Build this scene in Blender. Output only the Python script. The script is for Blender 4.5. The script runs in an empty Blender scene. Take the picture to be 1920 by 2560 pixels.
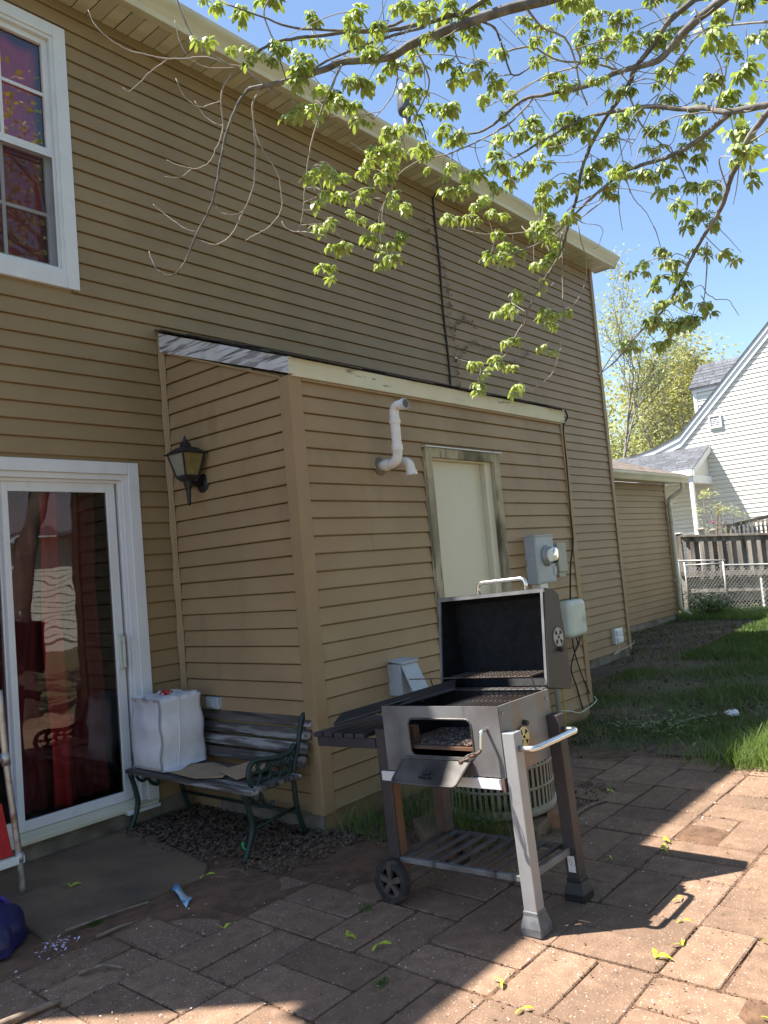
import bpy, math, random
import numpy as np
from math import radians, sin, cos, pi, sqrt
from mathutils import Vector, Matrix
rng = random.Random(11)
scene = bpy.context.scene
col = scene.collection

# ------------------------------------------------------------------ camera
cam_data = bpy.data.cameras.new('camera')
cam = bpy.data.objects.new('camera', cam_data)
col.objects.link(cam)
yaw, pitch, roll = radians(40.09), radians(4.02), radians(-4.99)
fw = Vector((cos(pitch)*cos(yaw), cos(pitch)*sin(yaw), sin(pitch)))
rt0 = Vector((sin(yaw), -cos(yaw), 0)); up0 = rt0.cross(fw)
rt = rt0*cos(roll) + up0*sin(roll); up = up0*cos(roll) - rt0*sin(roll)
cam.matrix_world = Matrix(((rt.x, up.x, -fw.x, -3.113), (rt.y, up.y, -fw.y, -4.442), (rt.z, up.z, -fw.z, 1.4185), (0, 0, 0, 1)))
cam_data.sensor_fit = 'VERTICAL'
cam_data.sensor_height = 36.0
cam_data.lens = 36.0*1989.4/2560
cam_data.clip_start = 0.05
cam_data.clip_end = 500
scene.camera = cam

# ------------------------------------------------------------------ sky, sun, exposure
SUN_TO = Vector((-.35, .452, 1.0)).normalized()
elev = math.asin(SUN_TO.z)
azim = math.atan2(SUN_TO.x, SUN_TO.y)
world = bpy.data.worlds.new('World'); scene.world = world
world.use_nodes = True
wn = world.node_tree; wn.nodes.clear()
sky = wn.nodes.new('ShaderNodeTexSky'); sky.sky_type = 'NISHITA'; sky.sun_disc = False
sky.sun_elevation = elev; sky.sun_rotation = azim
sky.altitude = 50; sky.air_density = 1.0; sky.dust_density = .35; sky.ozone_density = 1.6
bg = wn.nodes.new('ShaderNodeBackground'); bg.inputs['Strength'].default_value = .085
wo = wn.nodes.new('ShaderNodeOutputWorld')
wn.links.new(sky.outputs[0], bg.inputs[0]); wn.links.new(bg.outputs[0], wo.inputs[0])
sun_data = bpy.data.lights.new('sun', 'SUN'); sun_data.energy = 5.0; sun_data.angle = radians(.53); sun_data.color = (1, .95, .86)
sun = bpy.data.objects.new('sun', sun_data); col.objects.link(sun)
sun.rotation_euler = (-SUN_TO).to_track_quat('-Z', 'Y').to_euler()
sun.location = (-6, 8, 18)
vs = scene.view_settings
vs.view_transform = 'Standard'; vs.look = 'None'; vs.gamma = 1.0; vs.exposure = 1.62; vs.use_curve_mapping = False

# ------------------------------------------------------------------ mesh helpers
class MB:
    def __init__(s): s.v = []; s.f = []
    def add(s, vs_, fs):
        o = len(s.v); s.v += [tuple(p) for p in vs_]; s.f += [tuple(i+o for i in q) for q in fs]; return s
    def box(s, x0, x1, y0, y1, z0, z1):
        return s.add([(x0,y0,z0),(x1,y0,z0),(x1,y1,z0),(x0,y1,z0),(x0,y0,z1),(x1,y0,z1),(x1,y1,z1),(x0,y1,z1)],
                     [(0,3,2,1),(4,5,6,7),(0,1,5,4),(1,2,6,5),(2,3,7,6),(3,0,4,7)])
    def prism(s, poly, vec):
        n = len(poly); a = [Vector(p) for p in poly]; b = [p+Vector(vec) for p in a]
        return s.add(a+b, [tuple(range(n-1,-1,-1)), tuple(range(n,2*n))]+[(i,(i+1)%n,n+(i+1)%n,n+i) for i in range(n)])
    def quad(s, a, b, c, d): return s.add([a,b,c,d], [(0,1,2,3)])
    def tube(s, pts, r0, r1=None, n=8, cap=True):
        if r1 is None: r1 = r0
        P = [Vector(p) for p in pts]; m = len(P); vs_ = []; fs = []
        t = (P[1]-P[0]).normalized()
        ref = Vector((0,0,1)) if abs(t.z) < .9 else Vector((1,0,0))
        nx = t.cross(ref).normalized()
        for i in range(m):
            if 0 < i < m-1:
                t2 = (P[i+1]-P[i]).normalized()+(P[i]-P[i-1]).normalized()
                t2 = t2.normalized() if t2.length > 1e-6 else (P[i+1]-P[i]).normalized()
            elif i == 0: t2 = (P[1]-P[0]).normalized()
            else: t2 = (P[-1]-P[-2]).normalized()
            nx = (nx - t2*nx.dot(t2))
            nx = nx.normalized() if nx.length > 1e-6 else t2.orthogonal().normalized()
            ny = t2.cross(nx)
            r = r0+(r1-r0)*i/(m-1)
            vs_ += [P[i]+(nx*cos(2*pi*k/n)+ny*sin(2*pi*k/n))*r for k in range(n)]
        for i in range(m-1):
            fs += [(i*n+k, i*n+(k+1)%n, (i+1)*n+(k+1)%n, (i+1)*n+k) for k in range(n)]
        if cap: fs += [tuple(range(n-1,-1,-1)), tuple(range((m-1)*n, m*n))]
        return s.add(vs_, fs)
    def lathe(s, prof, c=(0,0,0), axis='z', n=24, a0=0, a1=2*pi, cap=True):
        full = abs(a1-a0-2*pi) < 1e-6; k = n if full else n+1; vs_ = []
        for r, h in prof:
            for i in range(k):
                a = a0+(a1-a0)*i/n; u, w = r*cos(a), r*sin(a)
                p = (u,w,h) if axis == 'z' else ((h,u,w) if axis == 'x' else (w,h,u))
                vs_.append((p[0]+c[0],p[1]+c[1],p[2]+c[2]))
        fs = []
        for j in range(len(prof)-1):
            for i in range(n if full else n):
                i2 = (i+1)%k if full else i+1
                fs.append((j*k+i, j*k+i2, (j+1)*k+i2, (j+1)*k+i))
        if full and cap:
            if prof[0][0] > 1e-6: fs.append(tuple(range(k-1,-1,-1)))
            if prof[-1][0] > 1e-6: fs.append(tuple(range((len(prof)-1)*k, len(prof)*k)))
        return s.add(vs_, fs)
    def build(s, name, mat, parent=None, smooth=False, bevel=0, loc=None, rot=None, seg=2, solid=0):
        me = bpy.data.meshes.new(name); me.from_pydata(s.v, [], s.f); me.update()
        if mat is not None: me.materials.append(mat)
        o = bpy.data.objects.new(name, me); col.objects.link(o)
        if parent is not None: o.parent = parent
        if loc is not None: o.location = loc
        if rot is not None: o.rotation_euler = rot
        if smooth:
            me.polygons.foreach_set('use_smooth', [True]*len(me.polygons))
        if solid:
            md = o.modifiers.new('solid', 'SOLIDIFY'); md.thickness = solid; md.offset = 0
        if bevel:
            md = o.modifiers.new('bevel', 'BEVEL'); md.width = bevel; md.segments = seg; md.limit_method = 'ANGLE'; md.angle_limit = radians(40)
        return o
def tag(o, label=None, cat=None, group=None, kind=None):
    if label: o['label'] = label
    if cat: o['category'] = cat
    if group: o['group'] = group
    if kind: o['kind'] = kind
    return o
def empty(name, loc=(0,0,0), rot=(0,0,0)):
    o = bpy.data.objects.new(name, None); o.empty_display_size = .1; col.objects.link(o); o.location = loc; o.rotation_euler = rot; return o
def thing(name, label, cat, loc=(0,0,0), rot=(0,0,0), group=None):
    return tag(empty(name, loc, rot), label, cat, group)
def bez(P, n=8):
    """Catmull-Rom through P"""
    P = [Vector(p) for p in P]; Q = [P[0]*2-P[1]]+P+[P[-1]*2-P[-2]]; out = []
    for i in range(1, len(Q)-2):
        for k in range(n):
            t = k/n; a, b, c, d = Q[i-1], Q[i], Q[i+1], Q[i+2]
            out.append(.5*((2*b)+(c-a)*t+(2*a-5*b+4*c-d)*t*t+(3*b-a-3*c+d)*t**3))
    return out+[P[-1]]
def corner_path(P, r=.03, n=5):
    """polyline with rounded corners"""
    P = [Vector(p) for p in P]; out = [P[0]]
    for i in range(1, len(P)-1):
        a = (P[i-1]-P[i]); b = (P[i+1]-P[i]); rr = min(r, a.length*.48, b.length*.48)
        p0 = P[i]+a.normalized()*rr; p1 = P[i]+b.normalized()*rr
        out += [((1-t)**2)*p0+2*t*(1-t)*P[i]+t*t*p1 for t in [k/n for k in range(n+1)]]
    return out+[P[-1]]
def lerp(a, b, t): return a+(b-a)*t

# ------------------------------------------------------------------ materials
def nm(name):
    m = bpy.data.materials.new(name); m.use_nodes = True; nt = m.node_tree
    return m, nt, nt.nodes, nt.links, nt.nodes['Principled BSDF']
def MT(name, c, rough=.6, metal=0, var=.12, scale=6, bump=0, bscale=60, c2=None, s2=3, thr=.55, soft=.08, str2=(1,1,1), rvar=0, c3=None, s3=20, thr3=.62, soft3=.05, str3=(1,1,1), stretch=(1,1,1), spec=.5, coord='world', bstretch=None):
    m, nt, N, L, B = nm(name)
    B.inputs['Roughness'].default_value = rough; B.inputs['Metallic'].default_value = metal
    B.inputs['Specular IOR Level'].default_value = spec
    if coord == 'world':
        g = N.new('ShaderNodeNewGeometry'); pos = g.outputs['Position']
    else:
        g = N.new('ShaderNodeTexCoord'); pos = g.outputs['Object']
    def noise(sc, st, det=5):
        mp = N.new('ShaderNodeMapping'); mp.inputs['Scale'].default_value = st; L.new(pos, mp.inputs['Vector'])
        t = N.new('ShaderNodeTexNoise'); t.inputs['Scale'].default_value = sc; t.inputs['Detail'].default_value = det
        L.new(mp.outputs[0], t.inputs['Vector']); return t.outputs['Fac']
    def mixc(fac, a, b):
        x = N.new('ShaderNodeMix'); x.data_type = 'RGBA'; x.clamp_factor = True
        if hasattr(fac, 'links'): L.new(fac, x.inputs[0])
        else: x.inputs[0].default_value = fac
        for s_, i in ((a, 6), (b, 7)):
            if hasattr(s_, 'links'): L.new(s_, x.inputs[i])
            else: x.inputs[i].default_value = (*s_, 1)
        return x.outputs[2]
    def ramp(f, lo, hi):
        r = N.new('ShaderNodeMapRange'); r.inputs[1].default_value = lo; r.inputs[2].default_value = hi; L.new(f, r.inputs[0]); return r.outputs[0]
    lo = tuple(max(0, x*(1-var)) for x in c); hi = tuple(min(1, x*(1+var)) for x in c)
    cc = mixc(ramp(noise(scale, stretch), .3, .7), lo, hi)
    if c2: cc = mixc(ramp(noise(s2, str2), thr-soft, thr+soft), cc, c2)
    if c3: cc = mixc(ramp(noise(s3, str3, 3), thr3-soft3, thr3+soft3), cc, c3)
    if rvar:
        oi = N.new('ShaderNodeObjectInfo'); hs = N.new('ShaderNodeHueSaturation')
        r = N.new('ShaderNodeMapRange'); r.inputs[3].default_value = 1-rvar; r.inputs[4].default_value = 1+rvar
        L.new(oi.outputs['Random'], r.inputs[0]); L.new(r.outputs[0], hs.inputs['Value']); L.new(cc, hs.inputs['Color']); cc = hs.outputs[0]
    L.new(cc, B.inputs['Base Color'])
    if bump:
        bp = N.new('ShaderNodeBump'); bp.inputs['Strength'].default_value = 1; bp.inputs['Distance'].default_value = bump
        L.new(noise(bscale, bstretch or stretch, 6), bp.inputs['Height']); L.new(bp.outputs[0], B.inputs['Normal'])
    return m
def glass_mat(name, ior=1.6, tint=(1,1,1), wav=.0015, wsc=3.0):
    m, nt, N, L, B = nm(name); N.remove(B); out = N['Material Output']
    tr = N.new('ShaderNodeBsdfTransparent'); tr.inputs[0].default_value = (*tint, 1)
    gl = N.new('ShaderNodeBsdfGlossy'); gl.inputs['Roughness'].default_value = .012
    fr = N.new('ShaderNodeFresnel'); fr.inputs['IOR'].default_value = ior
    mx = N.new('ShaderNodeMixShader'); L.new(fr.outputs[0], mx.inputs[0]); L.new(tr.outputs[0], mx.inputs[1]); L.new(gl.outputs[0], mx.inputs[2])
    if wav:
        g = N.new('ShaderNodeNewGeometry'); t = N.new('ShaderNodeTexNoise'); t.inputs['Scale'].default_value = wsc; t.inputs['Detail'].default_value = 1
        L.new(g.outputs['Position'], t.inputs['Vector'])
        bp = N.new('ShaderNodeBump'); bp.inputs['Strength'].default_value = 1; bp.inputs['Distance'].default_value = wav
        L.new(t.outputs['Fac'], bp.inputs['Height']); L.new(bp.outputs[0], gl.inputs['Normal'])
    L.new(mx.outputs[0], out.inputs[0]); return m
def leaf_mat(name, c, ct, var=.25, rvar=.15, trans=.45, scale=9):
    m = MT(name, c, rough=.42, var=var, scale=scale, rvar=rvar, spec=.5)
    nt = m.node_tree; N, L = nt.nodes, nt.links; B = N['Principled BSDF']; out = N['Material Output']
    tl = N.new('ShaderNodeBsdfTranslucent'); tl.inputs[0].default_value = (*ct, 1)
    mx = N.new('ShaderNodeMixShader'); mx.inputs[0].default_value = trans
    L.new(B.outputs[0], mx.inputs[1]); L.new(tl.outputs[0], mx.inputs[2]); L.new(mx.outputs[0], out.inputs[0]); return m

TAN = (.285, .196, .103)
m_siding = MT('tan_vinyl_siding', TAN, rough=.48, var=.05, scale=1.5, c2=(.232,.158,.084), s2=2.2, thr=.62, soft=.2, bump=.0006, bscale=9, bstretch=(.35,.35,2.2), rvar=.025, spec=.3)
m_siding_shed = MT('newer_tan_vinyl_siding', (.34,.232,.127), rough=.48, var=.06, scale=1.5, c2=(.28,.182,.095), s2=2.2, thr=.60, soft=.2, c3=(.235,.162,.095), s3=5, thr3=.68, soft3=.1, str3=(1,1,.35), bump=.0006, bscale=9, bstretch=(.35,.35,2.2), rvar=.03, spec=.3)
m_sidetrim = MT('tan_vinyl_trim', (.315,.212,.115), rough=.5, var=.07, scale=4, spec=.3)
m_white = MT('white_vinyl', (.66,.66,.68), rough=.38, var=.05, scale=5, c2=(.55,.55,.53), s2=7, thr=.72, soft=.1, spec=.4)
m_cream = MT('cream_aluminium', (.62,.57,.43), rough=.45, var=.06, scale=3, c2=(.42,.39,.28), s2=2.5, thr=.6, soft=.15, str2=(.4,3,3))
m_upcurtain = MT('pink_red_curtain', (.80,.06,.13), rough=.9, var=.25, scale=5)
m_peel = MT('peeling_white_paint', (.66,.60,.45), rough=.7, var=.06, scale=4, c2=(.26,.23,.19), s2=10, thr=.68, soft=.03, str2=(.35,1,2.5), c3=(.16,.14,.12), s3=30, thr3=.70, soft3=.02, str3=(.15,1,1), bump=.0015, bscale=40)
m_peel_heavy = MT('weathered_flaking_rake_board', (.56,.55,.56), rough=.8, var=.12, scale=6, c2=(.26,.245,.245), s2=9, thr=.56, soft=.035, str2=(1,.30,2.2), c3=(.15,.14,.14), s3=70, thr3=.56, soft3=.05, str3=(1,.05,1), bump=.003, bscale=30, bstretch=(1,.2,2))
m_shingle = MT('dark_shingle', (.06,.052,.048), rough=.95, var=.35, scale=60, bump=.002, bscale=200, rvar=.3)
m_shingle_grey = MT('grey_shingle', (.095,.10,.112), rough=.95, var=.3, scale=12, bump=.002, bscale=60, rvar=.22)
m_shingle_brown = MT('brown_shingle', (.15,.122,.10), rough=.95, var=.35, scale=10, bump=.002, bscale=60, rvar=.22)
m_door = MT('cream_steel_door', (.62,.57,.44), rough=.42, var=.03, scale=2, c2=(.55,.5,.4), s2=9, thr=.72, soft=.05)
m_rottrim = MT('mildewed_wood_trim', (.40,.345,.235), rough=.85, var=.12, scale=8, c2=(.09,.085,.05), s2=4, thr=.54, soft=.09, str2=(1,1,.4), c3=(.20,.17,.12), s3=30, thr3=.60, soft3=.04, str3=(1,1,.12), bump=.003, bscale=50, bstretch=(1,1,.15))
m_conc = MT('grey_concrete', (.185,.120,.076), rough=.95, var=.2, scale=5, c2=(.095,.066,.046), s2=2.6, thr=.54, soft=.14, c3=(.30,.27,.24), s3=90, thr3=.72, bump=.003, bscale=90)
m_found = MT('foundation_concrete', (.22,.19,.15), rough=.95, var=.25, scale=7, c2=(.10,.075,.05), s2=4, thr=.55, soft=.15, bump=.006, bscale=60)
m_soil = MT('dark_soil', (.125,.068,.039), rough=1, var=.4, scale=14, c2=(.17,.095,.055), s2=5, thr=.6, soft=.12, bump=.012, bscale=45)
m_dirt = MT('dry_dirt', (.115,.078,.053), rough=1, var=.4, scale=9, c2=(.06,.045,.03), s2=5, thr=.5, soft=.15, bump=.015, bscale=40)
m_lawn = MT('lawn_soil', (.075,.082,.032), rough=1, var=.4, scale=5, c2=(.11,.075,.045), s2=1.6, thr=.56, soft=.1, bump=.02, bscale=25)
m_paver = MT('red_brown_concrete_paver', (.222,.141,.096), rough=.97, var=.22, scale=16, c2=(.168,.108,.075), s2=2.1, thr=.58, soft=.14, c3=(.42,.34,.26), s3=120, thr3=.66, soft3=.04, bump=.004, bscale=130, rvar=.16, spec=.2)
m_pvc = MT('white_pvc', (.74,.70,.68), rough=.4, var=.05, scale=20, c2=(.5,.42,.36), s2=14, thr=.68, soft=.1)
m_black = MT('black_painted_metal', (.012,.012,.013), rough=.5, var=.3, scale=30)
m_greybox = MT('grey_painted_steel', (.40,.43,.46), rough=.5, var=.07, scale=7, c2=(.30,.30,.30), s2=11, thr=.66, soft=.08)
m_greybox2 = MT('dull_beige_grey_plastic', (.40,.40,.34), rough=.6, var=.08, scale=9)
m_offwhite = MT('off_white_plastic', (.58,.60,.52), rough=.5, var=.06, scale=8, c2=(.42,.42,.36), s2=9, thr=.66)
m_plastic_white = MT('white_plastic', (.72,.72,.70), rough=.5, var=.04)
m_cable = MT('black_cable', (.012,.011,.011), rough=.6, var=.2)
m_rubber = MT('black_rubber', (.022,.019,.018), rough=.85, var=.35, scale=40, c2=(.09,.06,.045), s2=18, thr=.58)
m_steel = MT('brushed_grey_steel', (.19,.188,.19), rough=.6, metal=.4, var=.14, scale=7, c2=(.11,.10,.098), s2=4, thr=.57, soft=.14, spec=.35, c3=(.06,.055,.05), s3=14, thr3=.66, soft3=.06, str3=(1,1,.12))
m_steel_leg = MT('silver_painted_leg', (.34,.34,.345), rough=.5, metal=.5, var=.08, scale=9, c2=(.27,.2,.15), s2=6, thr=.7, soft=.08)
m_steel_rust = MT('grey_steel_with_rust_streak', (.22,.212,.205), rough=.58, metal=.4, var=.1, scale=7, c2=(.30,.15,.055), s2=3.4, thr=.55, soft=.1, str2=(1.6,1,.6))
m_darksteel = MT('dark_lid_steel', (.055,.046,.046), rough=.5, metal=.35, var=.12, scale=12)
m_soot = MT('sooty_black_inside', (.010,.010,.012), rough=.7, var=.5, scale=30, c3=(.35,.35,.35), s3=130, thr3=.79, soft3=.015, spec=.25)
m_rim = MT('worn_lid_rim', (.17,.165,.165), rough=.5, metal=.5, var=.25, scale=12)
m_chrome = MT('satin_chrome', (.78,.77,.75), rough=.26, metal=1, var=.05, scale=9)
m_strip = MT('pale_silver_strip', (.66,.65,.66), rough=.45, metal=.2, var=.04)
m_iron = MT('cast_iron_grate', (.02,.02,.021), rough=.6, metal=.2, var=.4, scale=30)
m_rack = MT('rusty_rack_bar', (.12,.11,.105), rough=.6, metal=.4, var=.25, scale=8, c2=(.085,.05,.034), s2=5, thr=.55, soft=.12)
m_rust = MT('rusty_leg_steel', (.085,.062,.055), rough=.7, metal=.25, var=.3, scale=9, c2=(.15,.07,.034), s2=4, thr=.52, soft=.12)
m_tray = MT('burnt_tray_steel', (.12,.11,.10), rough=.5, metal=.35, var=.3, scale=9, c2=(.035,.03,.03), s2=6, thr=.5, soft=.15)
m_brass = MT('brassy_vent', (.62,.56,.30), rough=.35, metal=.8, var=.1)
m_shelfwood = MT('dark_purple_brown_slat', (.028,.023,.029), rough=.55, var=.25, scale=12)
m_ash = MT('grey_ash', (.10,.096,.092), rough=1, var=.4, scale=40, bump=.006, bscale=70)
m_sticker = MT('white_sticker', (.7,.68,.66), rough=.6, var=.06, c3=(.25,.25,.25), s3=150, thr3=.62, str3=(1,1,.4))
m_greenfeet = MT('dark_green_iron', (.010,.027,.022), rough=.5, var=.25, scale=14, c2=(.10,.055,.035), s2=8, thr=.72, soft=.06)
m_oldwood = MT('grey_weathered_wood', (.078,.066,.060), rough=.95, var=.45, scale=16, stretch=(1,.12,1), c2=(.27,.255,.245), s2=20, thr=.57, soft=.05, str2=(1,.1,1), c3=(.03,.025,.022), s3=45, thr3=.6, str3=(1,.05,1), bump=.003, bscale=60, rvar=.15, bstretch=(1,.06,1))
m_bag = MT('white_plastic_bag', (.72,.70,.72), rough=.34, var=.04, scale=6, bump=.006, bscale=16, c2=(.55,.55,.60), s2=3.5, thr=.60, soft=.1)
m_card = MT('brown_cardboard', (.34,.235,.15), rough=.9, var=.1, scale=12)
m_redtie = MT('red_plastic', (.55,.02,.02), rough=.45, var=.1)
m_bluebag = MT('dark_blue_nylon', (.010,.011,.075), rough=.4, var=.3, scale=9, bump=.004, bscale=24)
m_redfab = MT('red_fabric', (.42,.018,.02), rough=.8, var=.15, scale=30)
m_alu = MT('dull_aluminium', (.50,.47,.45), rough=.45, metal=.8, var=.15, scale=15, c2=(.25,.17,.12), s2=14, thr=.62)
m_maroon = MT('maroon_curtain', (.13,.012,.016), rough=.9, var=.25, scale=5)
m_curtain_lit = MT('lit_red_curtain', (.40,.022,.026), rough=.9, var=.2, scale=5)  # brighter than the maroon: the colour holds the light on this strip
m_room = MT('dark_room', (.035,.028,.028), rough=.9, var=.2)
m_glass = glass_mat('window_glass', 1.9, wav=.0012, wsc=4.5)
m_glass_up = glass_mat('upper_window_glass', 2.2, wav=.001, wsc=3)
m_lampglass = MT('frosted_lamp_glass', (.22,.205,.165), rough=.2, var=.1, scale=9, spec=.6)
m_lampyellow = MT('yellowed_lamp_glass', (.20,.165,.06), rough=.25, var=.25, scale=14, spec=.6)
m_trunk = MT('shaded_maple_trunk', (.085,.068,.055), rough=.95, var=.35, scale=12, bump=.01, bscale=30, stretch=(1,1,.3))  # darker than the limb bark, in place of shade from the crown
m_bark = MT('maple_bark', (.115,.103,.094), rough=.9, var=.35, scale=40, c2=(.21,.195,.18), s2=25, thr=.58, bump=.001, bscale=200)
m_twig = MT('pale_twig_bark', (.27,.235,.20), rough=.85, var=.25, scale=60)
m_leaf = leaf_mat('young_maple_leaf', (.40,.46,.18), (.36,.46,.06), var=.35, rvar=.35, trans=.38, scale=40)
m_bgleaf = leaf_mat('spring_leaf', (.44,.46,.20), (.46,.48,.16), var=.3, scale=1.2)
m_bgleaf2 = leaf_mat('yellow_spring_leaf', (.44,.41,.14), (.48,.45,.11), var=.3, scale=1.2)
m_bgleaf3 = leaf_mat('mid_green_leaf', (.07,.14,.035), (.10,.20,.03), var=.35, scale=1.5)
m_pink = leaf_mat('pink_blossom', (.62,.40,.40), (.6,.4,.4), var=.15, scale=3)
m_bgbark = MT('grey_tree_bark', (.24,.215,.20), rough=.95, var=.3, scale=4)
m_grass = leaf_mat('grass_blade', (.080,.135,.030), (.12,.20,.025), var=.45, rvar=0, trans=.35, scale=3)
m_grass_dry = leaf_mat('dry_grass_blade', (.30,.24,.13), (.3,.24,.1), var=.3, rvar=0, trans=.3, scale=5)
m_deadleaf = MT('dead_leaf_litter', (.115,.074,.048), rough=.95, var=.6, scale=38, c2=(.19,.155,.13), s2=45, thr=.62, soft=.08)
m_chip = MT('dark_debris', (.085,.052,.035), rough=1, var=.5, scale=60)
m_petal = MT('pale_petal', (.72,.62,.64), rough=.7, var=.1)
m_stick = MT('grey_brown_stick', (.20,.15,.11), rough=.95, var=.3, scale=30)
m_seed = leaf_mat('yellow_green_seed', (.48,.56,.05), (.5,.6,.05), var=.2, rvar=.15, trans=.3, scale=50)
m_nsiding = MT('pale_cream_siding', (.72,.70,.62), rough=.5, var=.03, scale=.8, rvar=.02, spec=.3)
m_nwhite = MT('white_trim_paint', (.78,.78,.78), rough=.5, var=.03, scale=2)
m_deckwood = MT('silvery_deck_wood', (.27,.24,.205), rough=.9, var=.3, scale=6, stretch=(1,1,.15), c2=(.10,.085,.075), s2=8, thr=.55, soft=.12, str2=(1,1,.12), rvar=.3)
m_galv = MT('galvanised_steel', (.33,.33,.33), rough=.5, metal=.45, var=.15)
m_acbeige = MT('beige_condenser_paint', (.25,.22,.165), rough=.6, var=.12, scale=9, c2=(.20,.14,.09), s2=5, thr=.62)
m_brick = MT('orange_brick', (.30,.15,.085), rough=.95, var=.2, scale=20, bump=.003, bscale=60)
# ------------------------------------------------------------------ shared numbers
HC = .1016                      # siding exposure
ZB = 2.45-23*HC                 # bottom of siding
SD, SW = 1.2065, 3.248          # shed depth and width
WT = 5.172                      # top of main wall (soffit)
XE = 6.88                       # right end of the main wall
XL = -3.05                      # left end of the main wall

def board(parent, O, U, N, ub0, ub1, ut0, ut1, zb, zt, mat, name='siding_board', off=0.0):
    prof = ((.001, zb, 0), (.0185, zb, 0), (.0205, zb+.004, 0), (.0190, zb+.010, 0), (.0085, zt-.009, 1), (.001, zt-.007, 1))
    b = MB(); n = len(prof); vs_ = []
    for end in (0, 1):
        for (d, z, top) in prof:
            u = (ut0 if top else ub0) if end == 0 else (ut1 if top else ub1)
            vs_.append(O+U*u+N*(d+off)+Vector((0,0,z)))
    fs = [(i, i+n, i+1+n, i+1) for i in range(n-1)]+[tuple(range(n)), tuple(range(2*n-1, n-1, -1))]
    b.add(vs_, fs)
    return b.build(name, mat, parent)

def siding(parent, O, U, N, lim, z0, z1, mat, openings=(), seams=(), H=HC, jit=.0006):
    O, U, N = Vector(O), Vector(U), Vector(N); k = 0; z = z0
    while z < z1-.012:
        zt = min(z+H, z1); b0, b1 = lim(z); t0, t1 = lim(zt)
        iv = [(b0, b1, t0, t1)]
        for (o0, o1, oz0, oz1) in openings:
            if oz0 < zt-.004 and oz1 > z+.004:
                nx = []
                for (p0, p1, q0, q1) in iv:
                    if o1 <= p0 or o0 >= p1: nx.append((p0, p1, q0, q1)); continue
                    if o0 > p0: nx.append((p0, o0, q0, o0))
                    if o1 < p1: nx.append((o1, p1, o1, q1))
                iv = nx
        for sk, su in seams:
            if sk == k//2:
                nx = []
                for (p0, p1, q0, q1) in iv:
                    if p0+.1 < su < p1-.1: nx += [(p0, su, q0, su), (su-.02, p1, su-.02, q1)]
                    else: nx.append((p0, p1, q0, q1))
                iv = nx
        for j, (p0, p1, q0, q1) in enumerate(iv):
            if p1-p0 > .015 or q1-q0 > .015:
                board(parent, O, U, N, p0, max(p1, p0), q0, max(q1, q0), z+rng.uniform(-jit, jit), zt+.001, mat, off=.0012*(j%2)+rng.uniform(0, jit))
        z += H; k += 1

# ================================================================== HOUSE
house = thing('house', 'two-storey tan vinyl-sided house wall with long gutter and white windows', 'house', (3, 2, 0))
house.location = (0, 0, 0)
wall = MB()
# sheathing behind the boards, with openings, plus the far walls of the house
def sheet(b, x0, x1, z0, z1, y=.0): b.quad((x0,y,z0),(x1,y,z0),(x1,y,z1),(x0,y,z1))
sheet(wall, XL, -2.03, -.1, WT); sheet(wall, -2.03, -.34, 2.13, 3.36); sheet(wall, -2.03, -1.58, 3.36, 4.88); sheet(wall, -2.03, -.34, 4.88, WT)
sheet(wall, -.66, -.34, 3.36, 4.88); sheet(wall, -.34, XE, -.1, WT)
wall.quad((XE,0,-.1),(XE,7,-.1),(XE,7,WT),(XE,0,WT)); wall.quad((XE,7,-.1),(XL,7,-.1),(XL,7,WT),(XE,7,WT)); wall.quad((XL,7,-.1),(XL,0,-.1),(XL,0,WT),(XL,7,WT))
for xx in (XL, XE): wall.add([(xx,0,WT),(xx,7,WT),(xx,3.5,WT+1.6)], [(0,1,2)])
w_main = wall.build('wall', m_sidetrim, house)
siding(w_main, (0,0,0), (1,0,0), (0,-1,0), lambda z: (XL+.03, XE-.03), ZB, WT, m_siding,
       openings=[(-2.08, -.30, 0, 2.155), (-1.62, -.62, 3.33, 4.91), (.02, SW-.06, 0, 2.5)],
       seams=[(2,4.2),(3,5.9),(5,-.9),(6,4.6),(8,5.0),(11,3.6),(12,-.12),(15,4.9),(16,2.2),(19,5.8),(21,.3),(24,4.1),(9,6.2),(13,1.9),(14,5.4),(17,3.9),(18,.7),(20,2.6),(22,5.2),(23,1.2)])
b = MB(); b.box(XL, -.0, -.012, .2, -.15, .112); b.build('foundation', m_found, house)
b = MB(); b.box(SW, XE-.01, -.004, .2, -.15, .11); b.build('foundation', m_found, house)
b = MB(); b.box(XL-.014, XL+.06, -.028, -.001, .10, WT); b.box(XL-.015, XL-.001, -.026, .07, .10, WT); b.build('corner_post', m_sidetrim, house, bevel=.003)
# far corner post
b = MB(); b.box(XE-.065, XE+.012, -.034, -.002, .10, WT); b.box(XE-.004, XE+.014, -.028, .07, .10, WT); b.build('corner_post', m_sidetrim, house, bevel=.003)
# inside corner trim by the lean-to (slightly wavy vinyl)
b = MB(); zz = [.1+i*.06 for i in range(51)]
for s_ in (0, 1):
    pass
P = []
for i, z in enumerate(zz):
    w = .004*sin(i*1.05); P.append([(-.044+w, -.024, z), (-.020+w*.3, -.030, z), (-.026, -.05+w, z), (-.019, -.058+w, z)])
vs_ = [p for q in P for p in q]; fs = []
for i in range(len(zz)-1):
    for j in range(3): fs.append((i*4+j, i*4+j+1, i*4+4+j+1, i*4+4+j))
b.add(vs_, fs); b.build('inside_corner_trim', m_sidetrim, house, smooth=True, solid=.003)

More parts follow.
